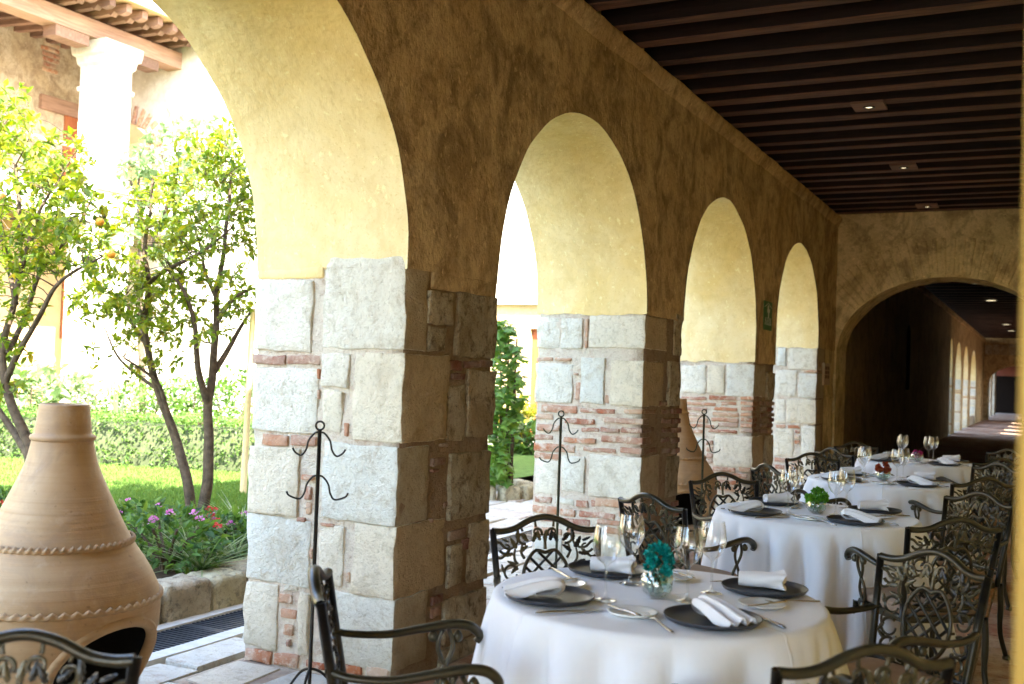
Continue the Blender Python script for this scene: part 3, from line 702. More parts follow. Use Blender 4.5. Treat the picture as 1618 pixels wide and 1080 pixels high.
# ---- the corridor beyond
fw_ = thing('far_arcade_wall', 'dark far gallery wall ending in four small sunlit arches', 'arcade', (0,0,0))
fm = MB(); fm.box((-.9,YEND+.8,-.02),(0,35.0,3.75)); 
fy = [(35.9,1.35),(39.7,1.15),(43.3,1.5),(48.2,1.6)]
edges = []; prev = 35.0; fr_ = MB()
for (yk, pwid) in fy:
    y0, y1 = prev, yk
    rr = (y1-y0)/2; yc = (y0+y1)/2; n = 14; zs = 3.02-min(rr,1.1); cols = []
    for i in range(n+1):
        a = PI-PI*i/n; cols.append((yc+rr*math.cos(a), zs+min(rr,1.1)*math.sin(a)))
    for xx, fl_ in ((0,0),(-.9,1)): fm.grid([[(xx,yy,zb),(xx,yy,3.75)] for yy, zb in cols], flip=bool(fl_))
    fr_.grid([[(0,yy,zb),(-.9,yy,zb)] for yy, zb in cols], flip=True)
    fr_.box((-.9,yk-.004,-.02),(-.004,yk+.05,zs+.05)); fm.box((-.9,yk,-.02),(0,yk+pwid,3.75)); 
    prev = yk+pwid
fm.box((-.9,prev,-.02),(0,54.5,3.75)); fm.box((-.03,YEND+.8,3.7),(.06,54.5,3.83))
fm.build('plaster_wall', M['plaster'], fw_); fr_.build('arch_reveal', M['reveal'], fw_)
for (yk, pwid) in fy:
    z = 0.
    while z < 1.75:
        c = rnd.choice('ssb'); d = rnd.uniform(.25,.4) if c == 's' else .07
        block('stone' if c == 's' else 'brick', (-.905,yk-.012,z+.006), (.004,yk+.1,min(z+d,1.8)-.006), M['stone'] if c == 's' else M['brick'], fw_, amp=.01, cap=5); z += d
for y0, y1 in ((42.0-.4,42.2),):
    pass
MB().box((-.85,44.8,-.02),(-.05,48.2,.35)).build('parapet', M['cream_wall'], fw_)
MB().box((-.004,YEND+.8,-.02),(.004,35.0,3.7)).build('dark_face', M['dark_wall'], fw_)  # thin darker sheet over the far wall face
nm = MB(); nm.tube([(.0,24.0,2.5),(.012,24.0,2.5)], .3, 16); nm.box((-.02,23.7,1.4),(.012,24.3,2.5)); nm.build('blind_niche', M['black_door'], fw_)
tag(MB().box((-.9,YEND+.8,4.09),(3.35,75,4.12)).build('far_ceiling', M['ceiling_board']), kind='structure')
fc = bpy.data.objects['far_ceiling']
y = YEND+1.0; i = 0
while y < 54:
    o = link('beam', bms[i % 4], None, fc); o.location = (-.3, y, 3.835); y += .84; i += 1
for i, (px, py) in enumerate([(1547,447),(1566,474),(1590,512),(1598,522)]):
    c = onZ(px, py, 3.82); nm = ['first','second','third','fourth'][i]
    t = thing('ceiling_lamp', f'{nm} glowing lamp beyond the cross arch, counting into the dark gallery', 'lamp', (c[0],c[1],3.815), 0, 'recessed ceiling lamps')
    MB().lathe([(.001,0),(.12,-.004),(.13,.0),(.13,.015)], 16).build('lens', M['lamp_glow'], t, smooth=True)
    MB().lathe([(.13,-.006),(.16,-.006),(.16,.02)], 16).build('trim_ring', M['black_iron'], t, smooth=True)
rwf = MB().box((3.05,YEND,2.6),(3.35,75,4.18)); prev = YEND
for y0, gap in ((37.6,.7),(41.0,.9),(45.2,.7),(50.0,.8),(60.0,.7),(75.,0)):  # gaps are unseen openings added to let sun onto the far floor
    rwf.box((3.05,prev,-.02),(3.35,y0,2.6)); prev = y0+gap
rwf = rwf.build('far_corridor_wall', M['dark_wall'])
tag(rwf, 'dark right-hand wall of the far gallery beyond the cross arch', 'wall')
cw2 = thing('far_cross_wall', 'small second cross wall with an arch deep in the far gallery', 'wall', (0,54.5,0))
mb = MB(); cols = [(EX+1.25*math.cos(PI-PI*i/20), 1.75+.85*math.sin(PI*i/20)) for i in range(21)]; cc = [(-.02,1.75)]+cols+[(3.05,1.75)]
mb.grid([[(x,0,zb),(x,0,4.0)] for x, zb in cc]); mb.grid([[(x,0,z),(x,.8,z)] for x, z in [(cols[0][0],-.02)]+cols+[(cols[-1][0],-.02)]])
mb.box((-.02,.002,-.02),(cols[0][0]-.002,.79,1.75)); mb.box((cols[-1][0]+.002,.002,-.02),(3.05,.79,1.75))
mb.build('plaster', M['plaster'], cw2)
for i in range(9): block('stone', (.02+.33*i,-.03,3.1), (.02+.33*i+.31,.05,3.1+rnd.uniform(.42,.5)), M['stone_dark'], cw2, amp=.015, cap=5)
ew = thing('end_wall', 'rust red end wall with a black doorway at the end of the gallery', 'wall', (0,72,0))
MB().box((-.9,0,-.02),(3.35,.3,4.0)).build('plaster', M['rust_wall'], ew); MB().box((-.3,-.04,0),(3.04,0,2.3)).build('black_doorway', M['black_door'], ew)
fp = MB(); 
for y0 in (57.0,61.5,66.0): fp.box((-.9,y0,-.02),(0,y0+1.8,3.75))
fp.box((-.9,54.5,2.9),(0,72,3.75)); tag(fp.build('end_piers', M['cream_wall'], fw_))
# ---- opposite (west) gallery, two storeys, in full sun
WX, NY = -15.0, 17.6
wb = thing('gallery_building', 'sunlit two-storey gallery building across the garden with white column', 'building', (WX,0,0))
MB().box((-3.4,-6,-.05),(-3.0,NY+3,9.2)).build('back_wall', M['cream_wall'], wb)
g0 = MB(); g0.box((-.35,-6,4.25),(.1,NY,4.95)); g0.box((-3.0,-6,4.4),(-.35,NY,4.7)); g0.build('floor_band', M['white_wall'], wb)
for i, y0 in enumerate((3.0, 6.6, 10.2, 15.15)):
    b = MB(); b.box((-.55,y0,-.05),(.0,y0+1.15,4.25)); b.box((-.6,y0-.05,3.9),(.05,y0+1.2,4.1)); b.build('ground_pier', M['white_wall'], wb)
MB().box((-2.0,-6,-.05),(-1.6,NY,4.4)).build('ground_wall', M['orange_wall'], wb)
p0 = onX(99,437,WX-1.6); p1 = onX(119,536,WX-1.6)
n_ = tag(MB().box((-1.62,p0[1],p1[2]),(-1.59,p1[1],p0[2])).build('niche', M['cream_wall'], wb))
MB().box((-1.6,p0[1],p1[2]),(-1.57,p0[1]+.05,p0[2])).build('niche_jamb', M['door_wood'], n_); MB().box((-1.6,p1[1]-.05,p1[2]),(-1.57,p1[1],p0[2])).build('niche_jamb', M['door_wood'], n_)
# upper column
cyc = float(onX(175,250,WX)[1]); COLW = .36
zc_top = float(onX(185,68,WX)[2])-.06
def column(yc, parent):
    prof = [(COLW*1.25,4.95),(COLW*1.25,5.2),(COLW,5.28),(COLW,zc_top-1.02),(COLW*1.1,zc_top-1.0),(COLW*1.12,zc_top-.92),(COLW,zc_top-.9),(COLW,zc_top-.5),(COLW*1.14,zc_top-.44),(COLW*1.2,zc_top-.3),(COLW*1.36,zc_top-.26),(COLW*1.42,zc_top-.1),(COLW*1.42,zc_top)]
    rows = [[(-.25+sx*r, yc+sy*r, z) for sx, sy in ((-1,-1),(1,-1),(1,1),(-1,1))] for r, z in prof]
    MB().grid(rows, closed_v=True, flip=True).build('column', M['white_wall'], parent)
column(cyc, wb); column(cyc-4.2, wb); column(cyc-8.4, wb)
zb = zc_top
bm = MB().box((-.45,-6,zb+.02),(-.02,NY+.35,zb+.38)).build('wall_plate_beam', M['weathered_wood'], wb)
for yy in (cyc-1.15, cyc+.75, cyc-5):
    b = MB(); pr = [(0,.0),(.0,-.2),(.12,-.2),(.25,-.1),(.42,-.06),(.42,.0)]
    b = MB().box((-.42,yy-.32,zb-.2),(-.05,yy+.5,zb+.018)); b.build('corbel', M['rafter'], wb)
raf = MB(); prof = [(.95,.02),(.95,.17),(-3.0,.4),(-3.0,.2),(-.0,.02),(.45,.02),(.5,-.02),(.6,.06),(.72,-.02),(.85,-.02)]
n = len(prof); vs_ = [(x,-.07,z) for x, z in prof]+[(x,.07,z) for x, z in prof]; fs_ = [tuple(range(n))[::-1], tuple(range(n,2*n))]+[(i,(i+1)%n,n+(i+1)%n,n+i) for i in range(n)]
raf.add(vs_, fs_); rme = bpy.data.meshes.new('rafter'); rme.from_pydata(raf.v, [], raf.f); rme.update(); rme.materials.append(M['rafter'])
y = 8.0
while y < NY: o = link('rafter', rme, None, wb); o.location = (0,y,zb+.40); y += .42
rf = MB(); rf.add([(1.15,-6,zb+.58),(1.15,NY,zb+.58),(-3.6,NY,zb+1.0),(-3.6,-6,zb+1.0),(1.15,-6,zb+.66),(1.15,NY,zb+.66),(-3.6,NY,zb+1.1),(-3.6,-6,zb+1.1)], [(0,1,2,3),(4,7,6,5),(0,4,5,1),(1,5,6,2),(2,6,7,3),(3,7,4,0)])
rf.build('roof', M['terracotta'], wb)
for j in range(40):
    pass
# upper door and lintel, rubble patch
d0 = onX(108,160,WX-3.0); d1 = onX(135,255,WX-3.0)
MB().box((-3.0,d0[1]-.1,4.95),(-2.96,d1[1]+1.0,d0[2]-.35)).build('door', M['door_wood'], wb)
MB().box((-3.0,d0[1]-.8,d0[2]-.35),(-2.9,d1[1]+1.3,d0[2]-.02)).build('door_lintel', M['weathered_wood'], wb)
pr0 = onX(68,60,WX-3.0)
for j in range(6): block('brick', (-3.0,pr0[1]+rnd.uniform(-.06,.04),pr0[2]-.13-.12*j), (-2.975,pr0[1]+.42+rnd.uniform(-.06,.06),pr0[2]-.04-.12*j), M['brick'], wb, cap=4)
MB().box((-3.0,d0[1]-4.2,4.95),(-2.94,d0[1]-2.6,zb-.2)).build('pale_panel', M['orange_wall'], wb)
rl = MB(); rl.box((-.3,-6,5.75),(-.2,NY,5.83)); rl.build('railing', M['weathered_wood'], wb)

# north building closing the garden
nb = thing('white_building', 'tall white building closing the far end of the garden', 'building', (0,NY,0))
nw = MB(); nw.box((-26,.0,-.05),(-6.9,.5,12)); nw.box((-6.9,0,2.75),(-4.6,.5,12)); nw.box((-4.6,0,-.05),(-.95,.5,12)); nw.box((-6.9,0,-.05),(-4.6,.5,.3)); nw.build('wall', M['white_wall'], nb)
dt = onY(822,528,NY); dbm = onY(845,690,NY); dx = float(dt[0])
fr = MB(); fr.box((-6.9,.1,.3),(dx+.16,.4,2.75)); fr.box((dx+.16,.1,2.3),(-4.6,.4,2.75)); fr.build('window_reveal', M['orange_wall'], nb)
win = MB(); win.box((dx+.16,.2,.3),(dx+.3,.3,2.3)); win.box((dx+.3,.2,.3),(-4.6,.3,.48)); win.box((dx+.3,.2,1.05),(-4.6,.3,1.2)); win.box((dx+.3,.2,2.18),(-4.6,.3,2.3)); wf = win.build('window_frame', M['door_wood'], nb)
MB().box((dx+.3,.24,.48),(-4.6,.26,2.18)).build('pane', M['pane'], wf)
# brick arch at the end of the upper gallery (in the north wall's west end)
ax = WX-1.6; ring = MB()
MB().box((ax-.75,-.06,4.9),(ax+.75,-.02,6.2)).build('arch_opening', M['orange_wall'], nb)
bme = stone_mesh(.1,.06,.42,5,.1,.01,.006,4); bme.name = 'brick'; bme.materials.append(M['brick'])
for i in range(15):
    a = PI*i/14; o = link('brick', bme, None, nb); o.location = (ax+.96*math.cos(a), -.03, 6.2+.96*math.sin(a)); o.rotation_euler = (0, PI/2-a, 0)
am = MB(); am.add([(ax,-.065,6.2)]+[(ax+.75*math.cos(PI*i/16),-.065,6.2+.75*math.sin(PI*i/16)) for i in range(17)], [(0,i+2,i+1) for i in range(16)]); am.build('arch_head', M['orange_wall'], nb)
MB().box((-14.0,-.06,-.05),(-13.9,-.0,11)).build('down_pipe', M['white_wall'], nb)

# ================================================================== VEGETATION
def leaf_add(vs, fs, p, d, up, L, W, fold=.25, droop=.15):
    """one leaf: six outline points and a fold along its rib"""
    d = d.normalized(); s = d.cross(up)
    if s.length < 1e-4: s = d.orthogonal()
    s.normalize(); n = s.cross(d); o = len(vs)
    a = p+d*(L*.38)+n*(-fold*W*0); b = p+d*(L*.7)-n*(droop*L*.4); t = p+d*L-n*(droop*L)
    vs += [tuple(p), tuple(a+s*W*.5+n*W*fold), tuple(b+s*W*.36+n*W*fold*.7), tuple(t), tuple(b-s*W*.36+n*W*fold*.7), tuple(a-s*W*.5+n*W*fold), tuple(a), tuple(b)]
    fs += [(o,o+6,o+1), (o+6,o+7,o+2,o+1), (o+7,o+3,o+2), (o,o+5,o+6), (o+6,o+5,o+4,o+7), (o+7,o+4,o+3)]
def lobed_add(vs, fs, p, d, up, L):
    """a lobed (vine-like) leaf as a fan"""
    d = d.normalized(); s = d.cross(up); s = s.normalized() if s.length > 1e-4 else d.orthogonal().normalized(); n = s.cross(d); o = len(vs)
    out = [(0,0),(-.38,.05),(-.3,.32),(-.55,.5),(-.24,.62),(0,1.),(.24,.62),(.55,.5),(.3,.32),(.38,.05)]
    vs.append(tuple(p+d*L*.4+n*.04*L))
    for u, v in out: vs.append(tuple(p+s*u*L+d*v*L-n*(.25*L*(abs(u)+.3*v*v))))
    k = len(out); fs += [(o, o+1+i, o+1+(i+1) % k) for i in range(k)]
def rvec(r): 
    while True:
        v = Vector((r.uniform(-1,1), r.uniform(-1,1), r.uniform(-1,1)))
        if .05 < v.length < 1: return v.normalized()
def citrus(name, label, base, limbs, blobs, ntwig, seed, d0, leafL=.085, fruits=(), mat='citrus_leaf', thick=.04, group=None):
    """limbs: pixel polylines with depth offsets; blobs: crown regions (px, py, rx, ry, depth spread, weight)"""
    r = random.Random(seed); t = thing(name, label, 'tree', tuple(base), 0, group); bl = Vector(base)
    wood = MB(); nodes = []
    for pts, r0, r1 in limbs:
        P = [Vector(atD(x, y, d0+dd)) for x, y, dd in pts]; P = spline(P, 6); k = len(P)
        if pts[0][1] > 780: P[0] = Vector((P[0].x, P[0].y, base[2]-.05))
        P = [p+Vector((nz(p,3,seed),nz(p,3,seed+4),0))*.02 for p in P]
        rr = [r0+(r1-r0)*(i/(k-1)) for i in range(k)]
        wood.tube([p-bl for p in P], rr, 8); nodes += [(p, rr[i]) for i, p in enumerate(P) if i > k*.25]
    vs, fs = [], []; W = sum(b[5] for b in blobs)
    for i in range(ntwig):
        u = r.uniform(0, W); 
        for b in blobs:
            u -= b[5]
            if u <= 0: break
        a = r.uniform(0, 2*PI); q_ = math.sqrt(r.uniform(0,1)); px, py = b[0]+b[2]*q_*math.cos(a), b[1]+b[3]*q_*math.sin(a)
        p = Vector(atD(px, py, d0+r.gauss(0, b[4])))
        near = min(nodes, key=lambda nd: (nd[0]-p).length+max(0, nd[0].z-p.z)*.8)
        s = near[0]; v = p-s
        if v.length > max(1.3, d0*.14): continue
        mid = s+v*.5+Vector((r.uniform(-.06,.06), r.uniform(-.06,.06), r.uniform(-.02,.08)))*min(1, v.length*2)
        pth = spline([s, mid, p], 5); k = len(pth)
        rt_ = min(near[1]*.6, .004+.006*v.length); wood.tube([x-bl for x in pth], [rt_+(.0018-rt_)*(j/(k-1)) for j in range(k)], 5, caps=False)
        if v.length > .25: nodes += [(x, .004) for x in pth[4:-1:2]]
        dirn = (pth[-1]-pth[-3]).normalized()
        for j in range(r.randint(6,11)):
            q0 = pth[-1-min(k-1, int(abs(r.gauss(0,2.2))))]+rvec(r)*.02
            d = (dirn*.4+rvec(r)*1.1+Vector((0,0,.15))).normalized()
            L = leafL*r.uniform(.65,1.25); leaf_add(vs, fs, q0-bl, d, Vector((0,0,1))+rvec(r)*.6, L, L*r.uniform(.4,.55), r.uniform(.1,.3), r.uniform(0,.3))
    wood.build('trunk', M['bark'], t, smooth=True)
    c = MB(); c.v, c.f = vs, fs; tag(c.build('crown', M[mat], t), kind='stuff')
    for i, (px, py, dd) in enumerate(fruits):
        p = Vector(atD(px, py, d0+dd))-bl; o = MB().lathe([(.001,-.03),(.017,-.026),(.027,-.013),(.03,0),(.027,.013),(.017,.025),(.001,.028)], 14).build('orange', M['orange'], t, smooth=True); o.location = p
    return t
b2 = onZ(312, 822, .15); d2 = float((b2-CPOS)@FW)
citrus('orange_tree', 'orange tree with forked dark trunk beside the first stone pier', b2,
  [([(306,830,0),(296,770,0),(284,710,.05),(262,650,.1),(243,600,.1),(234,560,.1),(229,500,.1),(233,440,.05),(228,400,0),(236,340,0),(240,280,0)], .046, .01),
   ([(318,830,0),(328,760,0),(330,700,0),(329,640,0),(336,590,0),(340,520,0),(343,470,0),(352,400,0),(360,330,.05),(366,260,.1)], .05, .01),
   ([(329,640,0),(318,600,-.1),(312,560,-.2),(306,500,-.25),(290,455,-.3),(268,430,-.3)], .032, .01),
   ([(336,590,0),(355,560,.1),(378,520,.2),(400,490,.25)], .03, .01),
   ([(343,505,0),(362,480,-.1),(385,462,-.15),(405,455,-.2)], .025, .01),
   ([(232,545,.1),(215,520,.2),(205,490,.25),(195,470,.3)], .022, .008),
   ([(236,445,.05),(265,425,-.1),(300,408,-.2),(330,390,-.2),(365,360,-.15)], .022, .008),
   ([(284,700,.05),(268,660,.0),(250,610,-.1),(225,585,-.2),(195,565,-.3)], .024, .007),
   ([(255,620,.1),(215,590,.3),(185,560,.4),(165,520,.4)], .018, .006),
   ([(343,470,0),(325,430,.2),(318,390,.3),(300,340,.3)], .02, .008)],
  [(230,400,95,120,.35,1.2),(330,330,85,130,.35,1.5),(300,480,110,60,.35,.9),(180,470,65,70,.3,.5),(370,270,50,85,.3,.7),(215,560,80,40,.25,.3),(120,470,20,20,.2,.05)],
  600, 11, d2, .072, [], group='orange trees in the garden bed')
b1 = onZ(48, 815, .12); d1 = float((b1-CPOS)@FW)-.6; b1 = onZ(50, 842, .12); d1 = float((b1-CPOS)@FW)
citrus('orange_tree', 'orange tree with ripe fruit rising behind the large clay chiminea', b1,
  [([(52,850,0),(50,760,0),(47,710,0),(36,680,0),(20,640,0),(8,600,0),(6,540,0),(22,480,0),(32,420,0),(30,340,0),(25,260,0)], .05, .012),
   ([(47,720,0),(25,690,.1),(0,650,.15),(-30,600,.2),(-45,500,.2)], .035, .012),
   ([(10,600,0),(28,560,-.1),(50,520,-.2),(85,460,-.3),(115,430,-.35),(160,405,-.4)], .028, .007),
   ([(12,560,0),(35,510,.2),(60,440,.25),(85,400,.3),(120,360,.3),(150,300,.3)], .024, .007),
   ([(32,430,0),(50,370,-.2),(70,320,-.2),(95,280,-.2)], .02, .007),
   ([(25,480,0),(10,400,.2),(-10,330,.2),(-15,250,.2)], .022, .008),
   ([(60,345,0),(30,345,.1),(0,345,.1)], .015, .007)],
  [(40,330,105,95,.4,1.5),(110,360,75,75,.35,.9),(10,190,50,60,.3,.6),(90,270,60,60,.3,.7),(-20,450,70,110,.35,.8),(40,450,60,60,.3,.35),(10,580,40,60,.25,.15)],
  440, 23, d1, .075, [(4,311,-.4),(158,350,-.5),(176,402,-.3)], group='orange trees in the garden bed')
b3 = onZ(232, 706, .12); d3 = float((b3-CPOS)@FW)
citrus('slender_tree', 'slender pale-leaved tree standing beyond the hedge behind the orange trees', b3,
  [([(232,706,0),(226,650,0),(222,500,0),(222,350,0),(218,310,0),(205,285,0),(195,262,0)], .06, .012),
   ([(219,340,0),(219,290,0),(224,262,0)], .03, .012), ([(222,420,0),(245,370,0),(268,310,.2),(262,270,.2),(255,240,.2)], .045, .015), ([(268,315,0),(300,270,0),(320,220,0)], .02, .01)],
  [(275,250,55,65,.5,1.),(215,275,32,38,.4,.5),(310,320,60,80,.5,.7),(230,370,70,60,.6,.5),(330,230,35,50,.4,.3)], 260, 31, d3, .14, [], 'pale_leaf')
# clipped low hedge and its pale kerb
def scatter_box(n, lo, hi, L, seed, shell=.75, lumps=.08, tf=None, kind='leaf'):
    r = random.Random(seed); vs, fs = [], []; lo, hi = Vector(lo), Vector(hi); c = (lo+hi)/2; hs = (hi-lo)/2
    for i in range(n):
        v = Vector((r.uniform(-1,1), r.uniform(-1,1), r.uniform(-1,1)))
        if r.random() < shell:
            ax_ = r.choice((0,0,1,1,2,2,2)); v[ax_] = (1 if (ax_ == 2 or r.random() < .5) else -1)*r.uniform(.86,1.03)
        p = Vector((c.x+v.x*hs.x, c.y+v.y*hs.y, c.z+v.z*hs.z)); p += p.normalized()*0 + Vector((nz(p,2.5,seed),nz(p,2.5,seed+3),nz(p,2.5,seed+6)))*lumps
        if tf: p = tf(p)
        d = rvec(r)+Vector((0,0,.35)); l = L*r.uniform(.6,1.3); leaf_add(vs, fs, p, d, Vector((0,0,1))+rvec(r)*.5, l, l*r.uniform(.45,.65))
    m = MB(); m.v, m.f = vs, fs; return m
def run(name, label, cat, a, b, depth, z0, z1, n, L, mat, seed, core=True, group=None, lumps=.08):
    a, b = Vector((a[0],a[1],0)), Vector((b[0],b[1],0)); ln = (b-a).length; ang = math.atan2(b.y-a.y, b.x-a.x)
    t = thing(name, label, cat, (a.x,a.y,z0), ang, group)
    if core:
        rows = []
        for i in range(int(ln/.15)+1):
            x = min(ln-.06, .06+i*.15); e = lambda s_: nz((x*2,s_,seed),1.)*.04
            rows.append([(x,.08+e(1),-.05),(x,.08+e(2),z1-z0-.1+e(3)),(x,depth-.08+e(4),z1-z0-.1+e(5)),(x,depth-.08+e(6),-.05)])
        MB().grid(rows).build('branches', M['hedge_core'], t, smooth=True)
    tag(scatter_box(n, (0,0,0), (ln,depth,z1-z0), L, seed, lumps=lumps).build('foliage', M[mat], t), kind='stuff'); return t
M['hedge_core'] = mat_simple('hedge_inner_twigs', (.045,.055,.02), .95, 0, .4, 20)
ka, kb_ = onZ(400,742,.1), onZ(-60,716,.1)
run('clipped_hedge', 'low clipped box hedge along the far edge of the lawn', 'hedge', (ka[0]+.9,ka[1]+.75), (kb_[0],kb_[1]+.5), .9, .1, .72, 16000, .05, 'hedge_leaf', 4)
kv = Vector((kb_[0]-ka[0], kb_[1]-ka[1], 0)); kl = kv.length; ang = math.atan2(kv.y, kv.x)
kt = thing('lawn_kerb', 'pale stone kerb between the lawn and the clipped hedge', 'kerb', (ka[0]+.6,ka[1]+.25,.1), ang)
x = -.6
while x < kl:
    d = rnd.uniform(.5,.8); block('stone', (x,-.5,-.04), (x+d-.02,.0,.07+rnd.uniform(-.01,.02)), M['kerb'], kt, amp=.012, rad=.03, seg=.1, cap=6); x += d
# taller planting behind the hedge
def clump(name, label, c, rx, ry, hgt, n, L, mat, seed, cat='shrub', group=None, stem=True):
    t = thing(name, label, cat, c, 0, group); r = random.Random(seed); vs, fs = [], []
    for i in range(n):
        d = rvec(r); q_ = r.uniform(.45,1)**.6
        p = Vector((d.x*rx*q_, d.y*ry*q_, hgt*.52+d.z*hgt*.48*q_)); p += Vector((nz(p+Vector(c),3,seed),nz(p+Vector(c),3,seed+2),nz(p+Vector(c),3,seed+5)))*.18*min(rx,hgt)
        if p.z < 0: p.z = abs(p.z)*.5
        l = L*r.uniform(.6,1.3); leaf_add(vs, fs, p, Vector((d.x,d.y,d.z*.5+.2))+rvec(r)*.8, Vector((0,0,1))+rvec(r)*.5, l, l*r.uniform(.45,.65))
    m = MB(); m.v, m.f = vs, fs; tag(m.build('foliage', M[mat], t), kind='stuff')
    if stem:
        s = MB()
        for i in range(6):
            a = r.uniform(0,6.28); s.tube(spline([(0,0,-.05),(math.cos(a)*rx*.25,math.sin(a)*ry*.25,hgt*.35),(math.cos(a)*rx*.6,math.sin(a)*ry*.6,hgt*.75)],4), [.016]*5+[.01]*4, 5)
        s.build('stems', M['bark'], t)
    return t
dsh = float((ka-CPOS)@FW)+1.9
for i, (px, rx, hgt, mt, L, nm, lb) in enumerate([(365,1.0,1.25,'shrub_leaf',.09,'leafy_shrub','glossy green shrub behind the hedge, next to the first pier'),(300,.9,1.2,'shrub_leaf',.08,'leafy_shrub','green shrub behind the hedge, seen between the orange tree stems'),(235,.9,1.1,'hedge_leaf',.08,'leafy_shrub','light green shrub behind the hedge, left of the forked trunk'),(110,.8,1.15,'pale_leaf',.1,'leafy_shrub','silvery pale shrub behind the hedge, above the chiminea'),(50,.9,1.3,'pale_leaf',.26,'broadleaf_plant','big-leaved pale plant behind the hedge at the left edge'),(-20,1.,1.3,'hedge_leaf',.12,'leafy_shrub','green shrub half cut off by the left edge of the picture')]):
    p = atD(px, 640, dsh+rnd.uniform(-.3,.6)); clump(nm, lb, (p[0],p[1],.08), rx, .7, hgt, 1500 if L < .2 else 260, L, mt, 60+i, 'shrub', 'planting behind the hedge')
def spiky(name, label, c, n, L, W, mat, seed, cat='plant', group=None, droop=.9, up=.9):
    t = thing(name, label, cat, c, 0, group); r = random.Random(seed); m = MB()
    for i in range(n):
        a = r.uniform(0,6.28); e = r.uniform(.25,1.)*up; l = L*r.uniform(.6,1.1); rows = []; w_ = W*r.uniform(.7,1.2)
        for k in range(6):
            q_ = k/5; rad_ = l*q_*math.cos(e)*(1+.2*q_); z = l*(q_*math.sin(e)-droop*.4*q_*q_*(1.2-e)); ww = w_*(1-q_)**.7*.5+.0006
            ca, sa = math.cos(a), math.sin(a); rows.append([(ca*rad_-sa*ww, sa*rad_+ca*ww, z), (ca*rad_, sa*rad_, z-ww*.5), (ca*rad_+sa*ww, sa*rad_-ca*ww, z)])
        m.grid(rows)
    tag(m.build('leaves', M[mat], t, smooth=True), kind='stuff')
    MB().lathe([(.04,-.06),(.05,0),(.03,.04),(.001,.05)],8).build('crown_base', M['stem'], t); return t
p = atD(185,640,dsh-.5); spiky('yucca', 'spiky pale yucca behind the hedge right of the chiminea neck', (p[0],p[1],.1), 60, 1.15, .07, 'pale_leaf', 3, up=1.3, droop=.5)
# flower bed: lantana bushes and spider plants
for i, (px, py, rx, hgt, lb) in enumerate([(262,880,.40,.38,'lantana bush with pink blossoms spilling over the planter wall'),(345,850,.32,.26,'lantana bush with red and pink blossoms at the foot of the forked tree'),(215,830,.28,.26,'lantana bush just right of the chiminea shoulder'),(8,838,.3,.35,'small red-flowered bush left of the chiminea')]):
    b = onZ(px, py+20, .15); b[0] = min(b[0], -2.15 if i < 3 else b[0]); t = clump('lantana_bush', lb, (b[0],b[1],.15), rx, rx*.8, hgt, 620, .075, 'shrub_leaf', 80+i, 'bush', 'lantana bushes in the flower bed')
    r = random.Random(90+i)
    for k in range(9):
        a = r.uniform(0,6.28); e = r.uniform(.3,1.2); c = Vector((math.cos(a)*rx*math.cos(e), math.sin(a)*rx*.8*math.cos(e), hgt*.55+hgt*.55*math.sin(e))); vs, fs = [], []
        for j in range(16):
            d = rvec(r); d.z = abs(d.z); leaf_add(vs, fs, c+d*.018, d+rvec(r)*.6, rvec(r), .018, .016)
        m = MB(); m.v, m.f = vs, fs; m.build('blossom', M['pink_petal'] if r.random() < .6 and i < 3 else M['red_petal'], t)
for i, (px, py, lb) in enumerate([(335,905,'striped spider plant drooping over the planter stones'),(372,880,'striped spider plant against the first pier'),(300,880,'striped spider plant between the lantana bushes'),(380,835,'tall striped grass clump behind the first pier edge')]):
    b = onZ(px, py, .16); b[0] = min(b[0], -2.02); spiky('spider_plant', lb, (b[0],b[1],.16), 90, .42, .018, 'stripe_leaf', 200+i, 'plant', 'spider plants in the flower bed')
st = onZ(388,742,.1); sp_ = atD(390,640,11.0); o = MB().tube([(0,0,-.05),(.01,.005,1.0),(.02,.01,1.95)], [.035,.033,.03], 8).build('bamboo_stake', M['bamboo'], smooth=True); o.location = (sp_[0],sp_[1],.1)
tag(o, 'upright yellow bamboo stake on the lawn close to the first pier', 'stake')
# vine-like shrub seen through the second arch
vb = onZ(806,772,.1); vt = thing('vine_shrub', 'tall leafy vine-like shrub seen through the arch beside the first pier', 'shrub', (vb[0],vb[1],.05)); dv = float((vb-CPOS)@FW)
r = random.Random(5); vs, fs = [], []; o0 = Vector((vb[0],vb[1],.05))
for i in range(620):
    u = r.random(); py = 505+u*255; wdt = 28 if py > 600 else 12+16*(py-505)/95; px = 793+(8*math.sin(u*5))+r.uniform(-1,1)*wdt*(.6 if py > 690 else 1)
    p = Vector(atD(px, py, dv+r.uniform(-.35,.35)))-o0; d = Vector((RT*r.uniform(-1,1)-FW*r.uniform(0,1)))+Vector((0,0,r.uniform(-.8,.2)))
    lobed_add(vs, fs, p, d, Vector((0,0,1))+rvec(r)*.4, .135*r.uniform(.6,1.2))
m = MB(); m.v, m.f = vs, fs; tag(m.build('foliage', M['vine_leaf'], vt), kind='stuff')
sm = MB()
for k in range(4):
    pts = [Vector(atD(806-2*k,775,dv))-o0]+[Vector(atD(806-6*k-3*j*(k-1.5)*.6, 775-60*j, dv+.05*k))-o0 for j in range(1,5)]; pts[0].z = -.05
    sm.tube(spline(pts,4), [.035]*3+[.025]*8+[.012]*6, 6)
sm.build('trunk', M['bark'], vt, smooth=True)
bedt = thing('stone_bed_edge', 'ring of small tan edging stones at the foot of the vine-like shrub', 'kerb', (vb[0],vb[1],0))
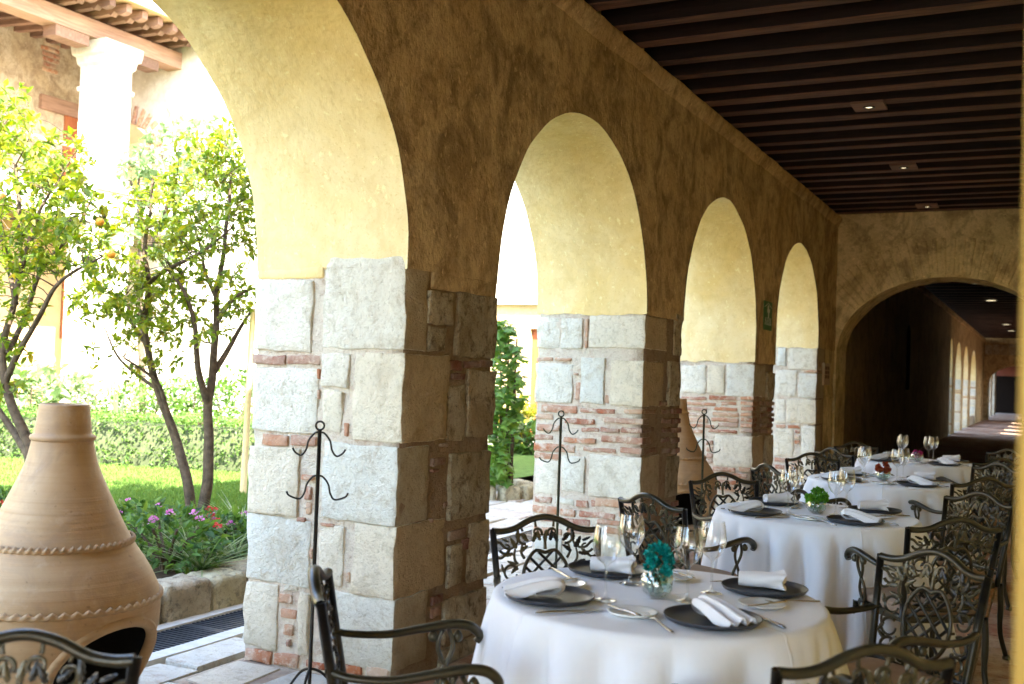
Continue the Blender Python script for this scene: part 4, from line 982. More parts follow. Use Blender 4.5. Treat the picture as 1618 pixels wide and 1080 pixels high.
for k in range(11):
    a = 2*PI*k/11; o = block('stone', (-.13,-.09,-.06),(.13,.09,.14), M['planter_stone'], bedt, amp=.02, rad=.04, cap=5); o.location = (math.cos(a)*.5-.35, math.sin(a)*.5+.1, .05); o.rotation_euler = (0,0,a+PI/2)
for i, (px, py, mt, lb) in enumerate([(822,712,'croton_leaf','yellow-green croton in front of the red-framed window'),(838,722,'shrub_leaf','low green shrub under the red-framed window')]):
    b = onY(px, py, NY-1.0-.5*i); clump('croton_shrub' if i == 0 else 'leafy_shrub', lb, (b[0],b[1],.0), .4, .35, .95 if i == 0 else .6, 420, .16, mt, 300+i, 'shrub')
# ================================================================== FURNITURE
def build_chair():
    t = empty('armchair'); I = M['iron']
    def bk(u, v, d=0.):
        """back panel (u across, v = height) -> local point; the panel leans back and is slightly hollow"""
        return (u*(1+.10*(v-.46)/.38), -.205-.075*(v-.44)/.4+.05*(u/.22)**2*.5+d, v)
    def path(pts, n=6): return [bk(u,v) for u, v, *_ in [(p[0],p[1]) for p in spline([(a,b,0) for a, b in pts], n)]]
    crest = [(-.213,.835),(-.17,.832),(-.12,.842),(-.06,.872),(0,.885),(.06,.872),(.12,.842),(.17,.832),(.213,.835)]
    f = MB(); f.tube(path(crest), .0135, 8, ((0,1,0),1.25)); f.build('top_rail', I, t, smooth=True)
    for s in (-1,1):
        f = MB(); f.tube([bk(s*.208,.40),bk(s*.208,.5),bk(s*.21,.65),bk(s*.213,.842)], [.015,.0145,.014,.014], 8); f.build('back_post', I, t, smooth=True)
    f = MB(); f.tube(path([(-.208,.475),(-.1,.462),(0,.455),(.1,.462),(.208,.475)]), .011, 8); f.build('bottom_rail', I, t, smooth=True)
    # oval lattice with a pointed, heart-like head
    lat = MB(); cx0, cz0, rx, rz = 0, .63, .098, .128; pts = []
    for i in range(49):
        a = PI/2+2*PI*i/48; k = 1.
        e = abs(math.atan2(math.sin(a-PI/2), math.cos(a-PI/2)))
        k = 1-.13*max(0, 1-e/.42)+.04*max(0, 1-abs(e-.42)/.3)
        pts.append(bk(cx0+rx*k*math.cos(a), cz0+rz*k*math.sin(a)))
    lat.tube(pts, .0078, 7, caps=False)
    for s in (-1,1):
        for o in (-.082,-.027,.027,.082):
            q_ = []
            for k in range(41):
                h_ = -.2+.4*k/40; u, v = (h_*.72+o*1.05), cz0+s*h_*.72
                if (u/rx)**2+((v-cz0)/rz)**2 < 1.0: q_.append(bk(u, v, .002*s))
            if len(q_) > 2: lat.tube([q_[0], q_[len(q_)//2], q_[-1]], .0062, 6)
    lat.build('lattice', I, t, smooth=True)
    # cast scrolls and acanthus leaves
    sc = MB()
    def scroll(c, r0, r1, a0, a1, w0=.0065, w1=.004):
        n = 16; sc.tube([bk(c[0]+(r0+(r1-r0)*i/n)*math.cos(a0+(a1-a0)*i/n), c[1]+(r0+(r1-r0)*i/n)*math.sin(a0+(a1-a0)*i/n)) for i in range(n+1)], [w0+(w1-w0)*i/n for i in range(n+1)], 6)
    def curve(pts, w0=.0065, w1=.0045):
        p_ = path(pts, 5); n = len(p_); sc.tube(p_, [w0+(w1-w0)*i/(n-1) for i in range(n)], 6)
    def leaf(u, v, ang, L, W):
        out = []; prof = [(0,.12),(.12,.5),(.2,.34),(.36,.62),(.45,.42),(.6,.56),(.68,.34),(.82,.36),(1,.0)]
        pr = [(a, b*.5) for a, b in prof]+[(a, -b*.5) for a, b in prof[-2::-1]]
        for a, b in pr:
            bend = .25*a*a*W; x, y = a*L, b*W+bend; out.append((u+x*math.cos(ang)-y*math.sin(ang), v+x*math.sin(ang)+y*math.cos(ang)))
        sc.plate(out, .008, lambda p, q_, d: bk(p, q_, d))
    for s in (-1,1):
        A_ = (lambda a: a) if s > 0 else (lambda a: PI-a)
        def L_(u, v, a, l, w_): leaf(s*u, v, A_(a), l, w_*s)
        curve([(s*.207,.792),(s*.185,.785),(s*.165,.765),(s*.14,.762),(s*.118,.778),(s*.112,.80)]); curve([(s*.207,.735),(s*.19,.725),(s*.17,.735),(s*.155,.755)], .006)
        scroll((s*.165,.765), .026, .012, A_(-PI*.1), A_(-PI*1.5)); scroll((s*.088,.803), .026, .009, A_(-PI*.6), A_(PI*1.1)); scroll((s*.032,.822), .022, .008, A_(PI*1.2), A_(-PI*.4))
        scroll((s*.148,.668), .03, .026, A_(PI*.9), A_(-PI*.9)); scroll((s*.15,.588), .033, .027, A_(PI*.7), A_(-PI*1.0)); scroll((s*.15,.518), .036, .012, A_(PI*.8), A_(-PI*1.3))
        scroll((s*.085,.492), .028, .01, A_(PI*.9), A_(-PI*1.0)); scroll((s*.032,.478), .02, .008, A_(PI*1.0), A_(-PI*.6))
        curve([(s*.118,.70),(s*.128,.715),(s*.13,.735),(s*.125,.76)]); curve([(s*.178,.64),(s*.185,.615),(s*.18,.59)], .005); curve([(s*.10,.62),(s*.118,.625)], .006)
        curve([(s*.088,.72),(s*.10,.745),(s*.095,.775)]); curve([(s*.09,.829),(s*.095,.842),(s*.10,.852)], .006); curve([(s*.035,.845),(s*.037,.86),(s*.036,.876)], .006)
        for u, v, a, l, w_ in [(.118,.762,.9,.052,.034),(.105,.745,2.3,.045,.03),(.135,.742,-.3,.045,.028),(.112,.79,1.5,.05,.03),(.07,.79,.6,.04,.028),(.05,.785,1.9,.05,.03),(.02,.79,1.2,.045,.028),(.125,.70,.2,.04,.026),(.12,.695,-1.,.042,.026),(.178,.67,1.2,.034,.02),(.175,.60,-1.2,.038,.024),(.12,.56,-1.3,.045,.028),(.16,.545,.5,.04,.024),(.11,.515,.6,.042,.026),(.12,.49,-.4,.045,.026),(.065,.475,.9,.04,.024),(.175,.50,-1.1,.035,.022),(.15,.79,.3,.035,.02)]: L_(u, v, a, l, w_)
    curve([(0,.755),(0,.78),(0,.80)], .008, .006); leaf(0, .785, PI/2, .05, .03)
    sc.build('scrollwork', I, t, auto=45)
    # seat
    se = MB()
    def rr_outline(hw, y0, y1, z, k=24):
        out = []
        for i in range(k):
            a = 2*PI*i/k; ca, sa = math.cos(a), math.sin(a); e = .38
            out.append((hw*math.copysign(abs(ca)**e, ca)*(1+.06*(sa > 0)*abs(sa)), (y0+y1)/2+(y1-y0)/2*math.copysign(abs(sa)**e, sa), z))
        return out
    rows = [rr_outline(.20,-.175,.215,.425),rr_outline(.215,-.19,.232,.432),rr_outline(.22,-.195,.238,.452),rr_outline(.212,-.187,.23,.472),rr_outline(.17,-.14,.19,.483),rr_outline(.08,-.06,.1,.488),rr_outline(.004,.016,.024,.489)]
    se.grid(rows, closed_v=True, flip=True); se.build('seat_cushion', M['cushion'], t, smooth=True)
    fr = MB(); fr.grid([rr_outline(.19,-.17,.205,.395),rr_outline(.222,-.2,.24,.395),rr_outline(.226,-.204,.244,.41),rr_outline(.222,-.2,.24,.424),rr_outline(.19,-.17,.205,.424)], closed_v=True, flip=True)
    for k in range(5): fr.box((-.2,-.15+.08*k,.405),(.2,-.13+.08*k,.415))
    fr.build('seat_frame', I, t, auto=40)
    ap = MB(); tf = lambda u, v, d: (u, .243+d, v)
    for s in (-1,1):
        ap.tube(spline([(s*.02,.24,.395),(s*.08,.243,.37),(s*.13,.244,.36),(s*.19,.24,.335),(s*.21,.24,.30)],5), .008, 6)
    ap.tube([(0,.243,.40),(0,.246,.365)], [.012,.004], 6); ap.build('apron', I, t, smooth=True)
    for s in (-1,1):
        f = MB(); f.tube(spline([(s*.212,.215,.41),(s*.218,.225,.3),(s*.212,.222,.15),(s*.222,.24,.012)],5), [.019,.017,.015,.014,.0135]+[.0125]*11, 8)
        f.lathe([(.001,.0),(.021,.0),(.022,.012),(.016,.022)], 12, (s*.222,.24,.003)); f.build('leg', I, t, smooth=True)
        f = MB(); f.tube(spline([(s*.207,-.198,.42),(s*.209,-.205,.3),(s*.205,-.21,.15),(s*.215,-.25,.012)],5), [.016]*8+[.0135]*8, 8)
        f.lathe([(.001,.0),(.021,.0),(.022,.012),(.016,.022)], 12, (s*.215,-.25,.003)); f.build('leg', I, t, smooth=True)
        a = MB(); pts = spline([(s*.214,-.235,.655),(s*.236,-.17,.640),(s*.25,-.06,.636),(s*.255,.06,.655),(s*.256,.15,.668),(s*.256,.205,.66),(s*.256,.235,.632),(s*.256,.225,.612)],5); n = len(pts)
        a.tube(pts, [.011+.009*math.sin(PI*min(1, (i/n)*1.05))**.8*(i/n) for i in range(n)], 8, ((1,0,0),1.35))
        for yy in (.085,.165): a.lathe([(.001,-.018),(.012,-.014),(.017,0),(.012,.012),(.004,.02)], 10, (s*.256,yy,.628))
        a.build('armrest', I, t, smooth=True)
        a = MB()
        for ph in (0,PI): a.tube([(s*(.256-.03*(1-k/24)), .125+.024*math.sin(ph+2*PI*.95*k/24), .42+.232*k/24) for k in range(25)], .0075, 6)
        a.lathe([(.004,-.03),(.018,-.02),(.024,0),(.014,.02)], 10, (s*.228,.125,.405)); a.build('arm_support', I, t, smooth=True)
    return t
chair0 = build_chair(); used = [False]
TC = {'teal':(1.555,3.35), 'green':(1.56,6.0), 'red':(1.59,8.42), 'magenta':(1.585,10.8)}
def place_chair(mid, fac, label):
    """mid: where the middle of the back's top stands on the floor plan; fac: direction the chair faces"""
    f = Vector((fac[0], fac[1])).normalized(); o = chair0 if not used[0] else copy_tree(chair0); used[0] = True
    o.location = (mid[0]+f.x*.28, mid[1]+f.y*.28, 0.003); o.rotation_euler = (0,0,math.atan2(-f.x, f.y))
    tag(o, label, 'chair', 'cast metal armchairs around the tables'); return o
def top_mid(l, r, z=.84): a, b = onZ(*l, z), onZ(*r, z); return ((a[0]+b[0])/2, (a[1]+b[1])/2)
tb = {'teal':'teal-flower table','green':'green-flower table','red':'red-flower table','magenta':'magenta-flower table'}
CH = [((.80,2.50),(.82,.57),'dark cast metal armchair seen side-on in front of the first stone pier'),
 ((.84,3.98),(.72,-.69),'dark cast metal armchair at the far left of the table with teal flowers'),
 ((2.345,4.12),(-.57,-.82),'golden-lit lattice armchair at the far right of the table with teal flowers'),
 ((2.35,2.535),(-.70,.71),'blurred black armchair cut off by the bottom edge, right of the nearest table'),
 ((.90,5.08),(.45,.89),'armchair seen from behind between the teal and green flower tables, by the second pier'),
 ((.87,6.55),(.70,-.71),'dark armchair at the far left of the table with green flowers, before the distant chiminea'),
 ((2.34,5.22),(-.62,.79),'black armchair seen from behind at the near right of the table with green flowers'),
 ((2.37,6.60),(-.62,-.78),'bronze-lit armchair at the far right of the table with green flowers'),
 ((.92,7.52),(.70,.71),'olive-bronze armchair seen from behind at the near left of the red-flower table'),
 ((.94,9.02),(.60,-.80),'dark armchair at the far left of the table with red-orange flowers'),
 ((2.34,7.72),(-.62,.79),'dark armchair seen from behind at the near right of the red-flower table'),
 ((2.36,9.3),(-.62,-.78),'small bronze-lit armchair at the far right of the red-flower table'),
 ((.95,9.9),(.6,.8),'pale gold armchair seen from behind, near left of the farthest table'),
 ((.95,11.2),(.6,-.8),'black lattice armchair against the dark wall, far left of the farthest table'),
 ((2.34,10.0),(-.62,.79),'dark armchair seen from behind at the near right of the farthest table'),
 ((2.36,11.6),(-.62,-.78),'tiny gold-edged armchair at the far right of the farthest table'),
 ((.755,1.545),(.62,-.78),'blurred black armchair back cut off by the bottom left corner')]
for c in CH: place_chair(*c)

# ---- tables, cloths and settings
def cloth_mesh(seed, R0=.548, zt=.762):
    r = random.Random(seed); NT = 220
    ph = [r.uniform(0,6.28) for _ in range(8)]
    def fold(a):
        p1 = 9*a+ph[0]+.7*math.sin(2*a+ph[1]); p2 = 6*a+ph[2]+.9*math.sin(3*a+ph[3])
        return .75*(2*abs(math.sin(p1))**.75-1)*(.65+.35*math.sin(a*3+ph[5]))+.45*(2*abs(math.sin(p2))**.8-1)
    rows = []
    for rr in (.02,.1,.2,.3,.4,.48,.525): rows.append([(rr*math.cos(2*PI*i/NT), rr*math.sin(2*PI*i/NT), zt+.0012*nz((rr*math.cos(2*PI*i/NT)*6, rr*math.sin(2*PI*i/NT)*6, seed),1)) for i in range(NT)])
    prof = [(.54,zt-.002),(.548,zt-.009),(.552,zt-.025)]
    for rr, z in prof: rows.append([(rr*math.cos(2*PI*i/NT), rr*math.sin(2*PI*i/NT), z) for i in range(NT)])
    K = 22
    for k in range(1,K+1):
        u = k/K; row = []
        for i in range(NT):
            a = 2*PI*i/NT; f_ = fold(a+.05*math.sin(3*u+a)); am = .125*u**.6
            rad_ = .552+.07*u+am*(f_ if f_ > 0 else f_*.6)+.008*nz((math.cos(a)*3,math.sin(a)*3,u*3+seed),1)*u
            row.append((rad_*math.cos(a), rad_*math.sin(a), zt-.025-(.655+.015*nz((math.cos(a)*2,math.sin(a)*2,seed),1))*u))
        rows.append(row)
    return MB().grid(rows, closed_v=True, flip=False)
def glass_mesh():
    m = MB(); out = [(.001,.0),(.036,.001),(.037,.003),(.02,.006),(.006,.013),(.0042,.03),(.004,.08),(.0045,.108),(.012,.118),(.028,.13),(.04,.15),(.0455,.172),(.046,.19),(.043,.215),(.038,.243)]
    inn = [(.0372,.243),(.042,.215),(.045,.19),(.0445,.172),(.039,.151),(.027,.132),(.011,.121),(.001,.119)]
    m.lathe(out, 28); return m
def napkin_roll():
    """tight roll with a seam and one ruffled end"""
    rows = []; NU, NV = 26, 44; m = MB()
    for i in range(NU+1):
        u = i/NU; fl_ = max(0, (u-.6)/.4); r_ = .027+.004*math.sin(u*3)+.009*fl_; row = []
        for j in range(NV):
            a = 2*PI*j/NV+.9*u; k = r_*(1+.10*((a/(2*PI)) % 1.)+(.05+.16*fl_)*math.sin(5*a+1.3)*(.25+fl_)+.04*math.sin(3*a+u*9))
            row.append((-.075+.155*u+.008*fl_*math.cos(3*a), k*1.12*math.cos(a), max(.001, .024+k*.85*math.sin(a))))
        rows.append(row)
    m.grid(rows, closed_v=True, flip=True)
    for end, sg_ in ((0,-1),(NU,1)):
        ring = rows[end]; mid_ = [(p[0]-sg_*.004, p[1]*.55, .024+(p[2]-.024)*.55) for p in ring]; deep = [(p[0]-sg_*.016, p[1]*.4, .024+(p[2]-.024)*.4) for p in ring]
        m.grid([ring, mid_, deep], closed_v=True, flip=(sg_ < 0)); m.add(deep, [tuple(range(NV))])
    return m
def napkin_mesh(kind):
    """pleated napkin: rolled over at one end, its pleats fanning out at the other"""
    if kind == 1:
        return napkin_roll()
    pr = [(.01,.005),(-.03,.004),(-.06,.006),(-.082,.022),(-.078,.044),(-.055,.053),(-.015,.048),(.03,.036),(.075,.02),(.108,.01)] if kind == 0 else [(.0,.006),(-.04,.005),(-.065,.01),(-.075,.03),(-.06,.05),(-.02,.055),(.02,.05),(.06,.04),(.085,.028),(.1,.012)]
    P = spline([(x,0,z) for x, z in pr], 4); n = len(P); NV = 33; th = .0035
    def sheet(off):
        rows = []
        for i, p in enumerate(P):
            t_ = (P[min(i+1,n-1)]-P[max(i-1,0)]).normalized(); nr = Vector((t_.z,0,-t_.x)) * -1
            u = i/(n-1); W = (.04+.03*max(0,(u-.35)/.65)**1.2) if kind == 0 else (.042+.014*math.sin(PI*u)+.006*max(0,u-.8)*5)
            amp = .002+(.017 if kind == 0 else .010)*max(0,(u-.3)/.7); row = []
            for j in range(NV):
                v = -1+2*j/(NV-1); ph = v*(2.0 if kind == 0 else 1.5)*PI*1.5+.5
                rg = amp*(1-abs(math.sin(ph*.5))*1.6); crown = -(.014*v*v*(.3+u))
                q = p+nr*(rg+crown-off)+Vector((.006*math.sin(ph)*max(0,u-.75)*4,0,0))
                row.append((q.x, v*W+.004*math.sin(5*u), max(.0008 if off else .0015, q.z)))
            rows.append(row)
        return rows
    a, b = sheet(0), sheet(th); m = MB(); m.grid(a+b[::-1], closed_u=True, flip=False)
    return m
def mesh_of(mb, name, mat, auto=None):
    me = bpy.data.meshes.new(name); me.from_pydata(mb.v, [], mb.f); me.update(); me.materials.append(mat)
    me.polygons.foreach_set('use_smooth', [True]*len(me.polygons))
    if auto: me.set_sharp_from_angle(angle=math.radians(auto))
    return me
G = {}
G['glass'] = mesh_of(glass_mesh(), 'wine_glass', M['glass'])
G['charger'] = mesh_of(MB().lathe([(.001,.006),(.09,.006),(.118,.007),(.134,.012),(.142,.020),(.1455,.0215),(.146,.019),(.138,.008),(.11,.0),(.001,.0)], 56), 'plate', M['charger'])
G['bread'] = mesh_of(MB().lathe([(.001,.004),(.05,.004),(.068,.009),(.077,.013),(.078,.012),(.07,.005),(.045,.0),(.001,.0)], 40), 'side_plate', M['porcelain'])
for k in (0,1): G['nap%d' % k] = mesh_of(napkin_mesh(k), 'napkin', M['napkin'])
def knife_mesh(L):
    rows = []
    for u, w_, h_ in [(0,.004,.002),(.04,.008,.004),(.2,.0085,.0045),(.42,.006,.004),(.48,.005,.003),(.52,.009,.0015),(.8,.0095,.001),(.93,.007,.0008),(1,.001,.0006)]:
        x = (u-.5)*L; rows.append([(x,-w_,.003),(x,-w_*.5,.003+h_),(x,w_*.5,.003+h_),(x,w_,.003),(x,w_*.5,.002),(x,-w_*.5,.002)])
    m = MB(); m.grid(rows, closed_v=True, flip=True); return m
G['knife'] = mesh_of(knife_mesh(.225), 'table_knife', M['cutlery']); G['butter'] = mesh_of(knife_mesh(.165), 'butter_knife', M['cutlery'])
def fork_mesh():
    m = MB(); rows = []
    for u, w_, z in [(0,.006,.003),(.08,.0085,.003),(.3,.006,.005),(.5,.004,.009),(.62,.004,.011),(.68,.008,.009),(.73,.0115,.007),(.76,.012,.006)]:
        x = (u-.5)*.2; rows.append([(x,-w_,z),(x,-w_*.4,z+.003),(x,w_*.4,z+.003),(x,w_,z),(x,0,z-.001)])
    m.grid(rows, closed_v=True, flip=True)
    for k in range(4): y = -.0098+.0065*k; m.tube([(.05,y,.0068),(.07,y,.006),(.085,y,.008),(.1,y,.012)], [.0021,.002,.0018,.001], 5)
    return m
G['fork'] = mesh_of(fork_mesh(), 'fork', M['cutlery'])
G['vase'] = mesh_of(MB().lathe([(.001,.0),(.03,.0),(.045,.012),(.056,.032),(.058,.05),(.052,.07),(.042,.083),(.036,.092),(.034,.092),(.04,.082),(.049,.069),(.0545,.05),(.052,.033),(.042,.016),(.028,.008),(.001,.008)], 36), 'vase', M['vase_glass'])
G['top'] = mesh_of(MB().lathe([(.001,.72),(.53,.72),(.54,.735),(.53,.752),(.001,.753)], 48), 'tabletop', M['beam'])
def at_table(name, me, c, off, rz, z, label, cat, group):
    o = link(name, me); o.location = (c[0]+off[0], c[1]+off[1], z); o.rotation_euler = (0,0,rz); return tag(o, label, cat, group)
def flowers(c, z, key, t):
    r = random.Random(hash(key) % 100 if False else len(key)*7); vs, fs = [], []
    H = {'teal':.105,'green':.085,'red':.09,'magenta':.075}[key]; RR = {'teal':.047,'green':.06,'red':.052,'magenta':.042}[key]
    for k in range({'teal':24,'green':26,'red':18,'magenta':14}[key]):
        d = rvec(r); hc_ = Vector((0,0,H))+Vector((d.x*RR*.8, d.y*RR*.8, d.z*RR*(1.25 if key == 'teal' else .75)))
        for j in range(30):
            e = rvec(r); leaf_add(vs, fs, hc_+e*.006, e+d*.2, rvec(r), .017*r.uniform(.7,1.2), .015, .3, .2)
    m = MB(); m.v, m.f = vs, fs; tag(m.build('blossom_head', M[key+'_flower'], t), kind='stuff')
    for k in range(5):
        a = k*1.3; m = MB(); m.tube([(math.cos(a)*.02,math.sin(a)*.02,.012),(math.cos(a)*.008,math.sin(a)*.008,.06),(math.cos(a)*.02,math.sin(a)*.02,H)], .0022, 5); m.build('stem', M['stem'], t)
SETS = [('F',(.262,-.262),'nearest place'),('L',(-.268,-.275),'left-hand place'),('B',(-.285,.262),'far left place'),('R',(.285,.285),'right-hand place')]
zc = .7645
for ti, key in enumerate(('teal','green','red','magenta')):
    c = TC[key]; T_ = tb[key]
    t = thing('round_table', f'round pedestal table hidden under the cloth, carrying the {key} flowers', 'table', (c[0],c[1],0), 0, 'round dining tables')
    link('tabletop', G['top'], None, t)
    MB().lathe([(.22,.003),(.23,.03),(.06,.06),(.04,.12),(.04,.68),(.14,.72),(.001,.72)], 24).build('pedestal', M['black_iron'], t, smooth=True)
    o = cloth_mesh(5+ti).build('tablecloth', M['tablecloth'], smooth=True); o.location = (c[0],c[1],0); o.rotation_euler = (0,0,1.1*ti)
    tag(o, f'floor-length white tablecloth draped over {T_}', 'tablecloth', 'white tablecloths')
    v = thing('vase', f'round bubbled glass vase of {key if key != "red" else "red-orange"} blossoms in the middle of its table', 'vase', (c[0]+.005,c[1]-.02,zc), 0, 'flower vases')
    link('glass_bowl', G['vase'], None, v); flowers(c, zc, key, v)
    for k, (sx, sy, nm) in enumerate([(-.118,-.178,'front left'),(-.142,.115,'back left'),(.108,-.04,'front right'),(.135,.145,'back right')]):
        at_table('wine_glass', G['glass'], c, (sx+rnd.uniform(-.006,.006),sy+rnd.uniform(-.006,.006)), rnd.uniform(0,6), zc, f'{nm} of four wine glasses around the {key} flower vase', 'wine glass', 'wine glasses')
    for sid, (sx, sy), nm in SETS:
        jx, jy = (0,0) if ti == 0 else (rnd.uniform(-.015,.015), rnd.uniform(-.015,.015)); sx += jx; sy += jy
        a = math.atan2(-sy, -sx)                                             # towards the table centre
        at_table('plate', G['charger'], c, (sx,sy), 0, zc, f'charcoal dinner plate at the {nm} of {T_}', 'plate', 'charcoal dinner plates')
        fan = {'F':-.35,'L':3.6,'B':.35,'R':.15}[sid]+rnd.uniform(-.15,.15)*(1 if ti == 0 else 3)
        off = {'F':(.012,.01),'L':(-.04,.0),'B':(.02,-.01),'R':(-.02,.03)}[sid]
        at_table('napkin', G['nap1' if sid in 'BR' else 'nap0'], c, (sx+off[0],sy+off[1]), fan, zc+.0105, f'rolled white napkin on the plate at the {nm} of {T_}', 'napkin', 'rolled napkins')
        # knife on the diner's right, fork on the left; the diner looks to the centre along a
        rx_, ry_ = math.sin(a), -math.cos(a)
        at_table('table_knife', G['knife'], c, (sx+rx_*.178,sy+ry_*.178), a+rnd.uniform(-.06,.06), zc, f'steel knife beside the plate at the {nm} of {T_}', 'knife', 'table knives')
        at_table('fork', G['fork'], c, (sx-rx_*.178,sy-ry_*.178), a+rnd.uniform(-.06,.06), zc, f'steel fork beside the plate at the {nm} of {T_}', 'fork', 'table forks')
        bx, by = sx-rx_*.20+math.cos(a)*.13, sy-ry_*.20+math.sin(a)*.13
        at_table('side_plate', G['bread'], c, (bx,by), 0, zc, f'small white side plate belonging to the {nm} of {T_}', 'plate', 'white side plates')
        at_table('butter_knife', G['butter'], c, (bx-rx_*.03,by-ry_*.03), a+.25+rnd.uniform(-.1,.1), zc+.0115, f'butter knife lying across the side plate of the {nm} of {T_}', 'knife', 'butter knives')

# ---- clay chimineas
def chiminea(loc, rz, label, sc=1.):
    t = thing('chiminea', label, 'chiminea', loc, rz, 'clay chimineas')
    prof = [(.25,.06),(.30,.12),(.348,.21),(.385,.30),(.402,.372),(.408,.45),(.40,.533),(.357,.626),(.283,.74),(.207,.891),(.142,1.041),(.122,1.12),(.117,1.148)]
    P = spline([(r_,z,0) for r_, z in prof], 4); NT = 96; md = -.55
    def wall(dr):
        rows = []
        for p in P: rows.append([((p.x-dr)*math.cos(2*PI*j/NT)*(1+.006*nz((p.y*4,j*.05,0),1)), (p.x-dr)*math.sin(2*PI*j/NT), p.y) for j in range(NT)])
        return rows
    def mouth(x, y, z):
        a = math.atan2(y, x); return z > .1 and (a/.74)**2+((z-.21)/.245)**2 < 1 if z > .21 else (z > .1 and abs(a) < .74)
    for dr, nm, mt, fl_ in ((0,'body',M['terracotta'],True),(.028,'firebox_lining',M['soot'],False)):
        rows = wall(dr); m = MB(); m.grid(rows, closed_v=True, flip=fl_); keep = []
        for f in m.f:
            q_ = [m.v[i] for i in f]; cx_ = [sum(p[k] for p in q_)/4 for k in range(3)]
            if not mouth(*cx_): keep.append(f)
        m.f = keep; m.build(nm, mt, t, smooth=True)
    # rolled rim round the fire mouth
    def surf(a, z):
        r_ = np.interp(z, [p.y for p in P], [p.x for p in P]); return (r_-.012)*math.cos(a), (r_-.012)*math.sin(a), z
    rim = [surf(-.74,.1),surf(-.74,.15)]+[surf(.74*math.sin(-PI/2+PI*i/24), .21+.245*math.cos(-PI/2+PI*i/24)) for i in range(25)]+[surf(.74,.15),surf(.74,.1)]+[surf(.74-1.48*i/10,.1) for i in range(1,11)]
    MB().tube(rim, .0235, 8, caps=False).build('mouth_rim', M['terracotta'], t, smooth=True)
    neck = [(.118,1.140),(.124,1.144),(.128,1.153),(.124,1.162),(.111,1.168),(.109,1.18),(.102,1.24),(.0975,1.28),(.0965,1.288),(.092,1.29),(.088,1.285),(.098,1.2),(.11,1.1)]
    MB().lathe(neck, 48).build('neck', M['terracotta'], t, smooth=True)
    for z, tilt in ((.735,0),(.51,0)):
        r_ = float(np.interp(z, [p.y for p in P], [p.x for p in P])); n = 60; m = MB(); rows = []
        for j in range(n*4):
            a = 2*PI*j/(n*4); e = .5+.5*math.sin(j*PI/2+.4); w_ = .007+.006*e
            rows.append([((r_+.002+w_*math.cos(b))*math.cos(a+.012*math.sin(b)), (r_+.002+w_*math.cos(b))*math.sin(a+.012*math.sin(b)), z+.013*math.sin(b)*(.7+.5*e)+.004*math.sin(j*PI/2)) for b in np.linspace(-1.7,1.7,6)])
        m.grid(rows, closed_u=True, flip=False); m.build('rope_band', M['terracotta'], t, smooth=True)
    st = MB(); st.lathe([(.25,.055),(.268,.055),(.268,.075),(.25,.075),(.25,.055)], 32)
    st.build('stand_ring', M['black_iron'], t)
    for k in range(3):
        a = 2*PI*k/3+.5; MB().tube([(math.cos(a)*.26,math.sin(a)*.26,.07),(math.cos(a)*.29,math.sin(a)*.29,.003)], .012, 8).build('leg', M['black_iron'], t)
    return t
p = atD(102,643,4.3); chiminea((float(p[0]),float(p[1]),0), -.02, 'large clay chiminea standing in the first arch at the left edge')
p = atD(1066,720,10.0); chiminea((float(p[0]),float(p[1]),0), -.9, 'distant clay chiminea half hidden behind the second pier')

# ---- wrought-iron bag stands
def stand(top_px, h, label, mat, two=True):
    dr = CAMZ-h; d = None
    p = onZ(top_px[0], top_px[1], h); t = thing('coat_stand', label, 'coat stand', (float(p[0]),float(p[1]),0), YAW+rnd.uniform(-.1,.1), 'iron coat stands')
    n = 60; m = MB(); m.tube([(0,0,.03),(0,0,h*.5),(0,0,h-.04)], .0085, 6); m.build('pole', mat, t, smooth=True)
    ring = [(.018*math.sin(2*PI*i/20),0,h-.022-.018*math.cos(2*PI*i/20)) for i in range(21)]; MB().tube(ring, .0045, 6).build('top_ring', mat, t, smooth=True)
    for lev, L in ((h-.05,.10),(h-.235,.118)):
        for s in (-1,1):
            MB().tube(spline([(0,0,lev),(s*.02,0,lev-.004),(s*.045,0,lev-.035),(s*.055,0,lev-.075),(s*.075,0,lev-.1),(s*L,0,lev-.088),(s*(L+.012),0,lev-.07)],5), .0042, 6).build('hook', mat, t, smooth=True)
    for k in range(3):
        a = 2*PI*k/3+.4; MB().tube(spline([(0,0,.2),(math.cos(a)*.06,math.sin(a)*.06,.17),(math.cos(a)*.15,math.sin(a)*.15,.06),(math.cos(a)*.19,math.sin(a)*.19,.008)],5), .006, 6).build('leg', mat, t, smooth=True)
    return t
stand((506,664), 1.25, 'wrought-iron coat stand in front of the first stone pier', M['black_iron'])
stand((887,648), 1.25, 'twisted rusty coat stand before the brick bands of the second pier', M['green_iron'])
stand((1113,646), 1.25, 'green iron coat stand before the third pier', M['green_iron'])

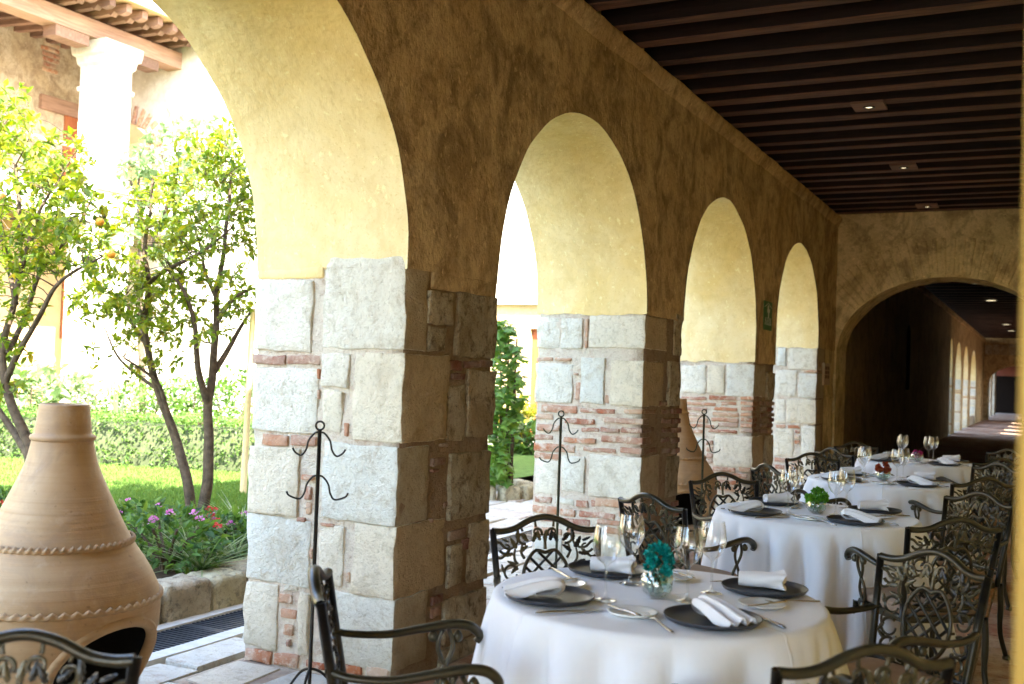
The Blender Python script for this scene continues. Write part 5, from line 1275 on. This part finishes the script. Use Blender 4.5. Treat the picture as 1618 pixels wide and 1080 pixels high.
# ---- signs
s0, s1 = onX(1206,474,0), onX(1217.5,523,0)
sg = thing('exit_sign', 'narrow green escape-route sign with white arrow on the third pier', 'sign', (.0,float(s0[1]),float(s1[2])))
W_, H_ = float(s1[1]-s0[1]), float(s0[2]-s1[2]); X_ = .012
MB().box((.0,0,0),(X_,W_,H_)).build('board', M['sign_green'], sg)
pr = MB()
for s in (-1,1): pr.add([(X_+.0015,W_*.5,H_*.95),(X_+.0015,W_*(.5+s*.44),H_*.80),(X_+.0015,W_*(.5+s*.44),H_*.775),(X_+.0015,W_*.5,H_*.92)], [(0,1,2,3)])
pr.build('arrow_chevron', M['sign_white'], sg)
fg = MB(); 
fg.add([(X_+.0015,W_*.5+.045*math.cos(2*PI*i/12)*.8,H_*.795+.024*math.sin(2*PI*i/12)) for i in range(12)], [tuple(range(12))])
fg.add([(X_+.0015,W_*u,H_*v) for u, v in [(.38,.74),(.72,.74),(.7,.64),(.62,.6),(.62,.43),(.48,.43),(.48,.6),(.36,.64)]], [tuple(range(8))]); fg.build('walking_figure', M['sign_white'], sg)
def text(s, size, loc, parent, mat):
    cu = bpy.data.curves.new('lettering', 'FONT'); cu.body = s; cu.size = size; cu.align_x = 'CENTER'; cu.extrude = .0004; cu.materials.append(mat)
    tmp = bpy.data.objects.new('lettering', cu); me = bpy.data.meshes.new_from_object(tmp); bpy.data.objects.remove(tmp); me.name = 'lettering'
    o = link('lettering', me, mat, parent); o.location = loc; o.rotation_euler = (PI/2,0,PI/2); return o
text('RUTA DE', .066, (X_+.001,W_*.5,H_*.29), sg, M['sign_white']); text('EVACUACION', .046, (X_+.001,W_*.5,H_*.18), sg, M['sign_white']); 
s0, s1 = onX(1299,573,0), onX(1310,608,0)
pn = thing('wall_notice', 'small tan notice panel on the wall past the last arch', 'notice', (.012,float(s0[1]),float(s1[2]))); W_, H_ = float(s1[1]-s0[1])*.75, float(s0[2]-s1[2])
MB().box((-.01,0,0),(.02,W_,H_)).build('board', M['tan_plastic'], pn)
for k in range(3):
    for j in range(2): MB().box((.021,W_*(.14+.38*j),H_*(.3+.2*k)),(.0225,W_*(.44+.38*j),H_*(.45+.2*k))).build('printed_square', M['brown_dark'], pn)
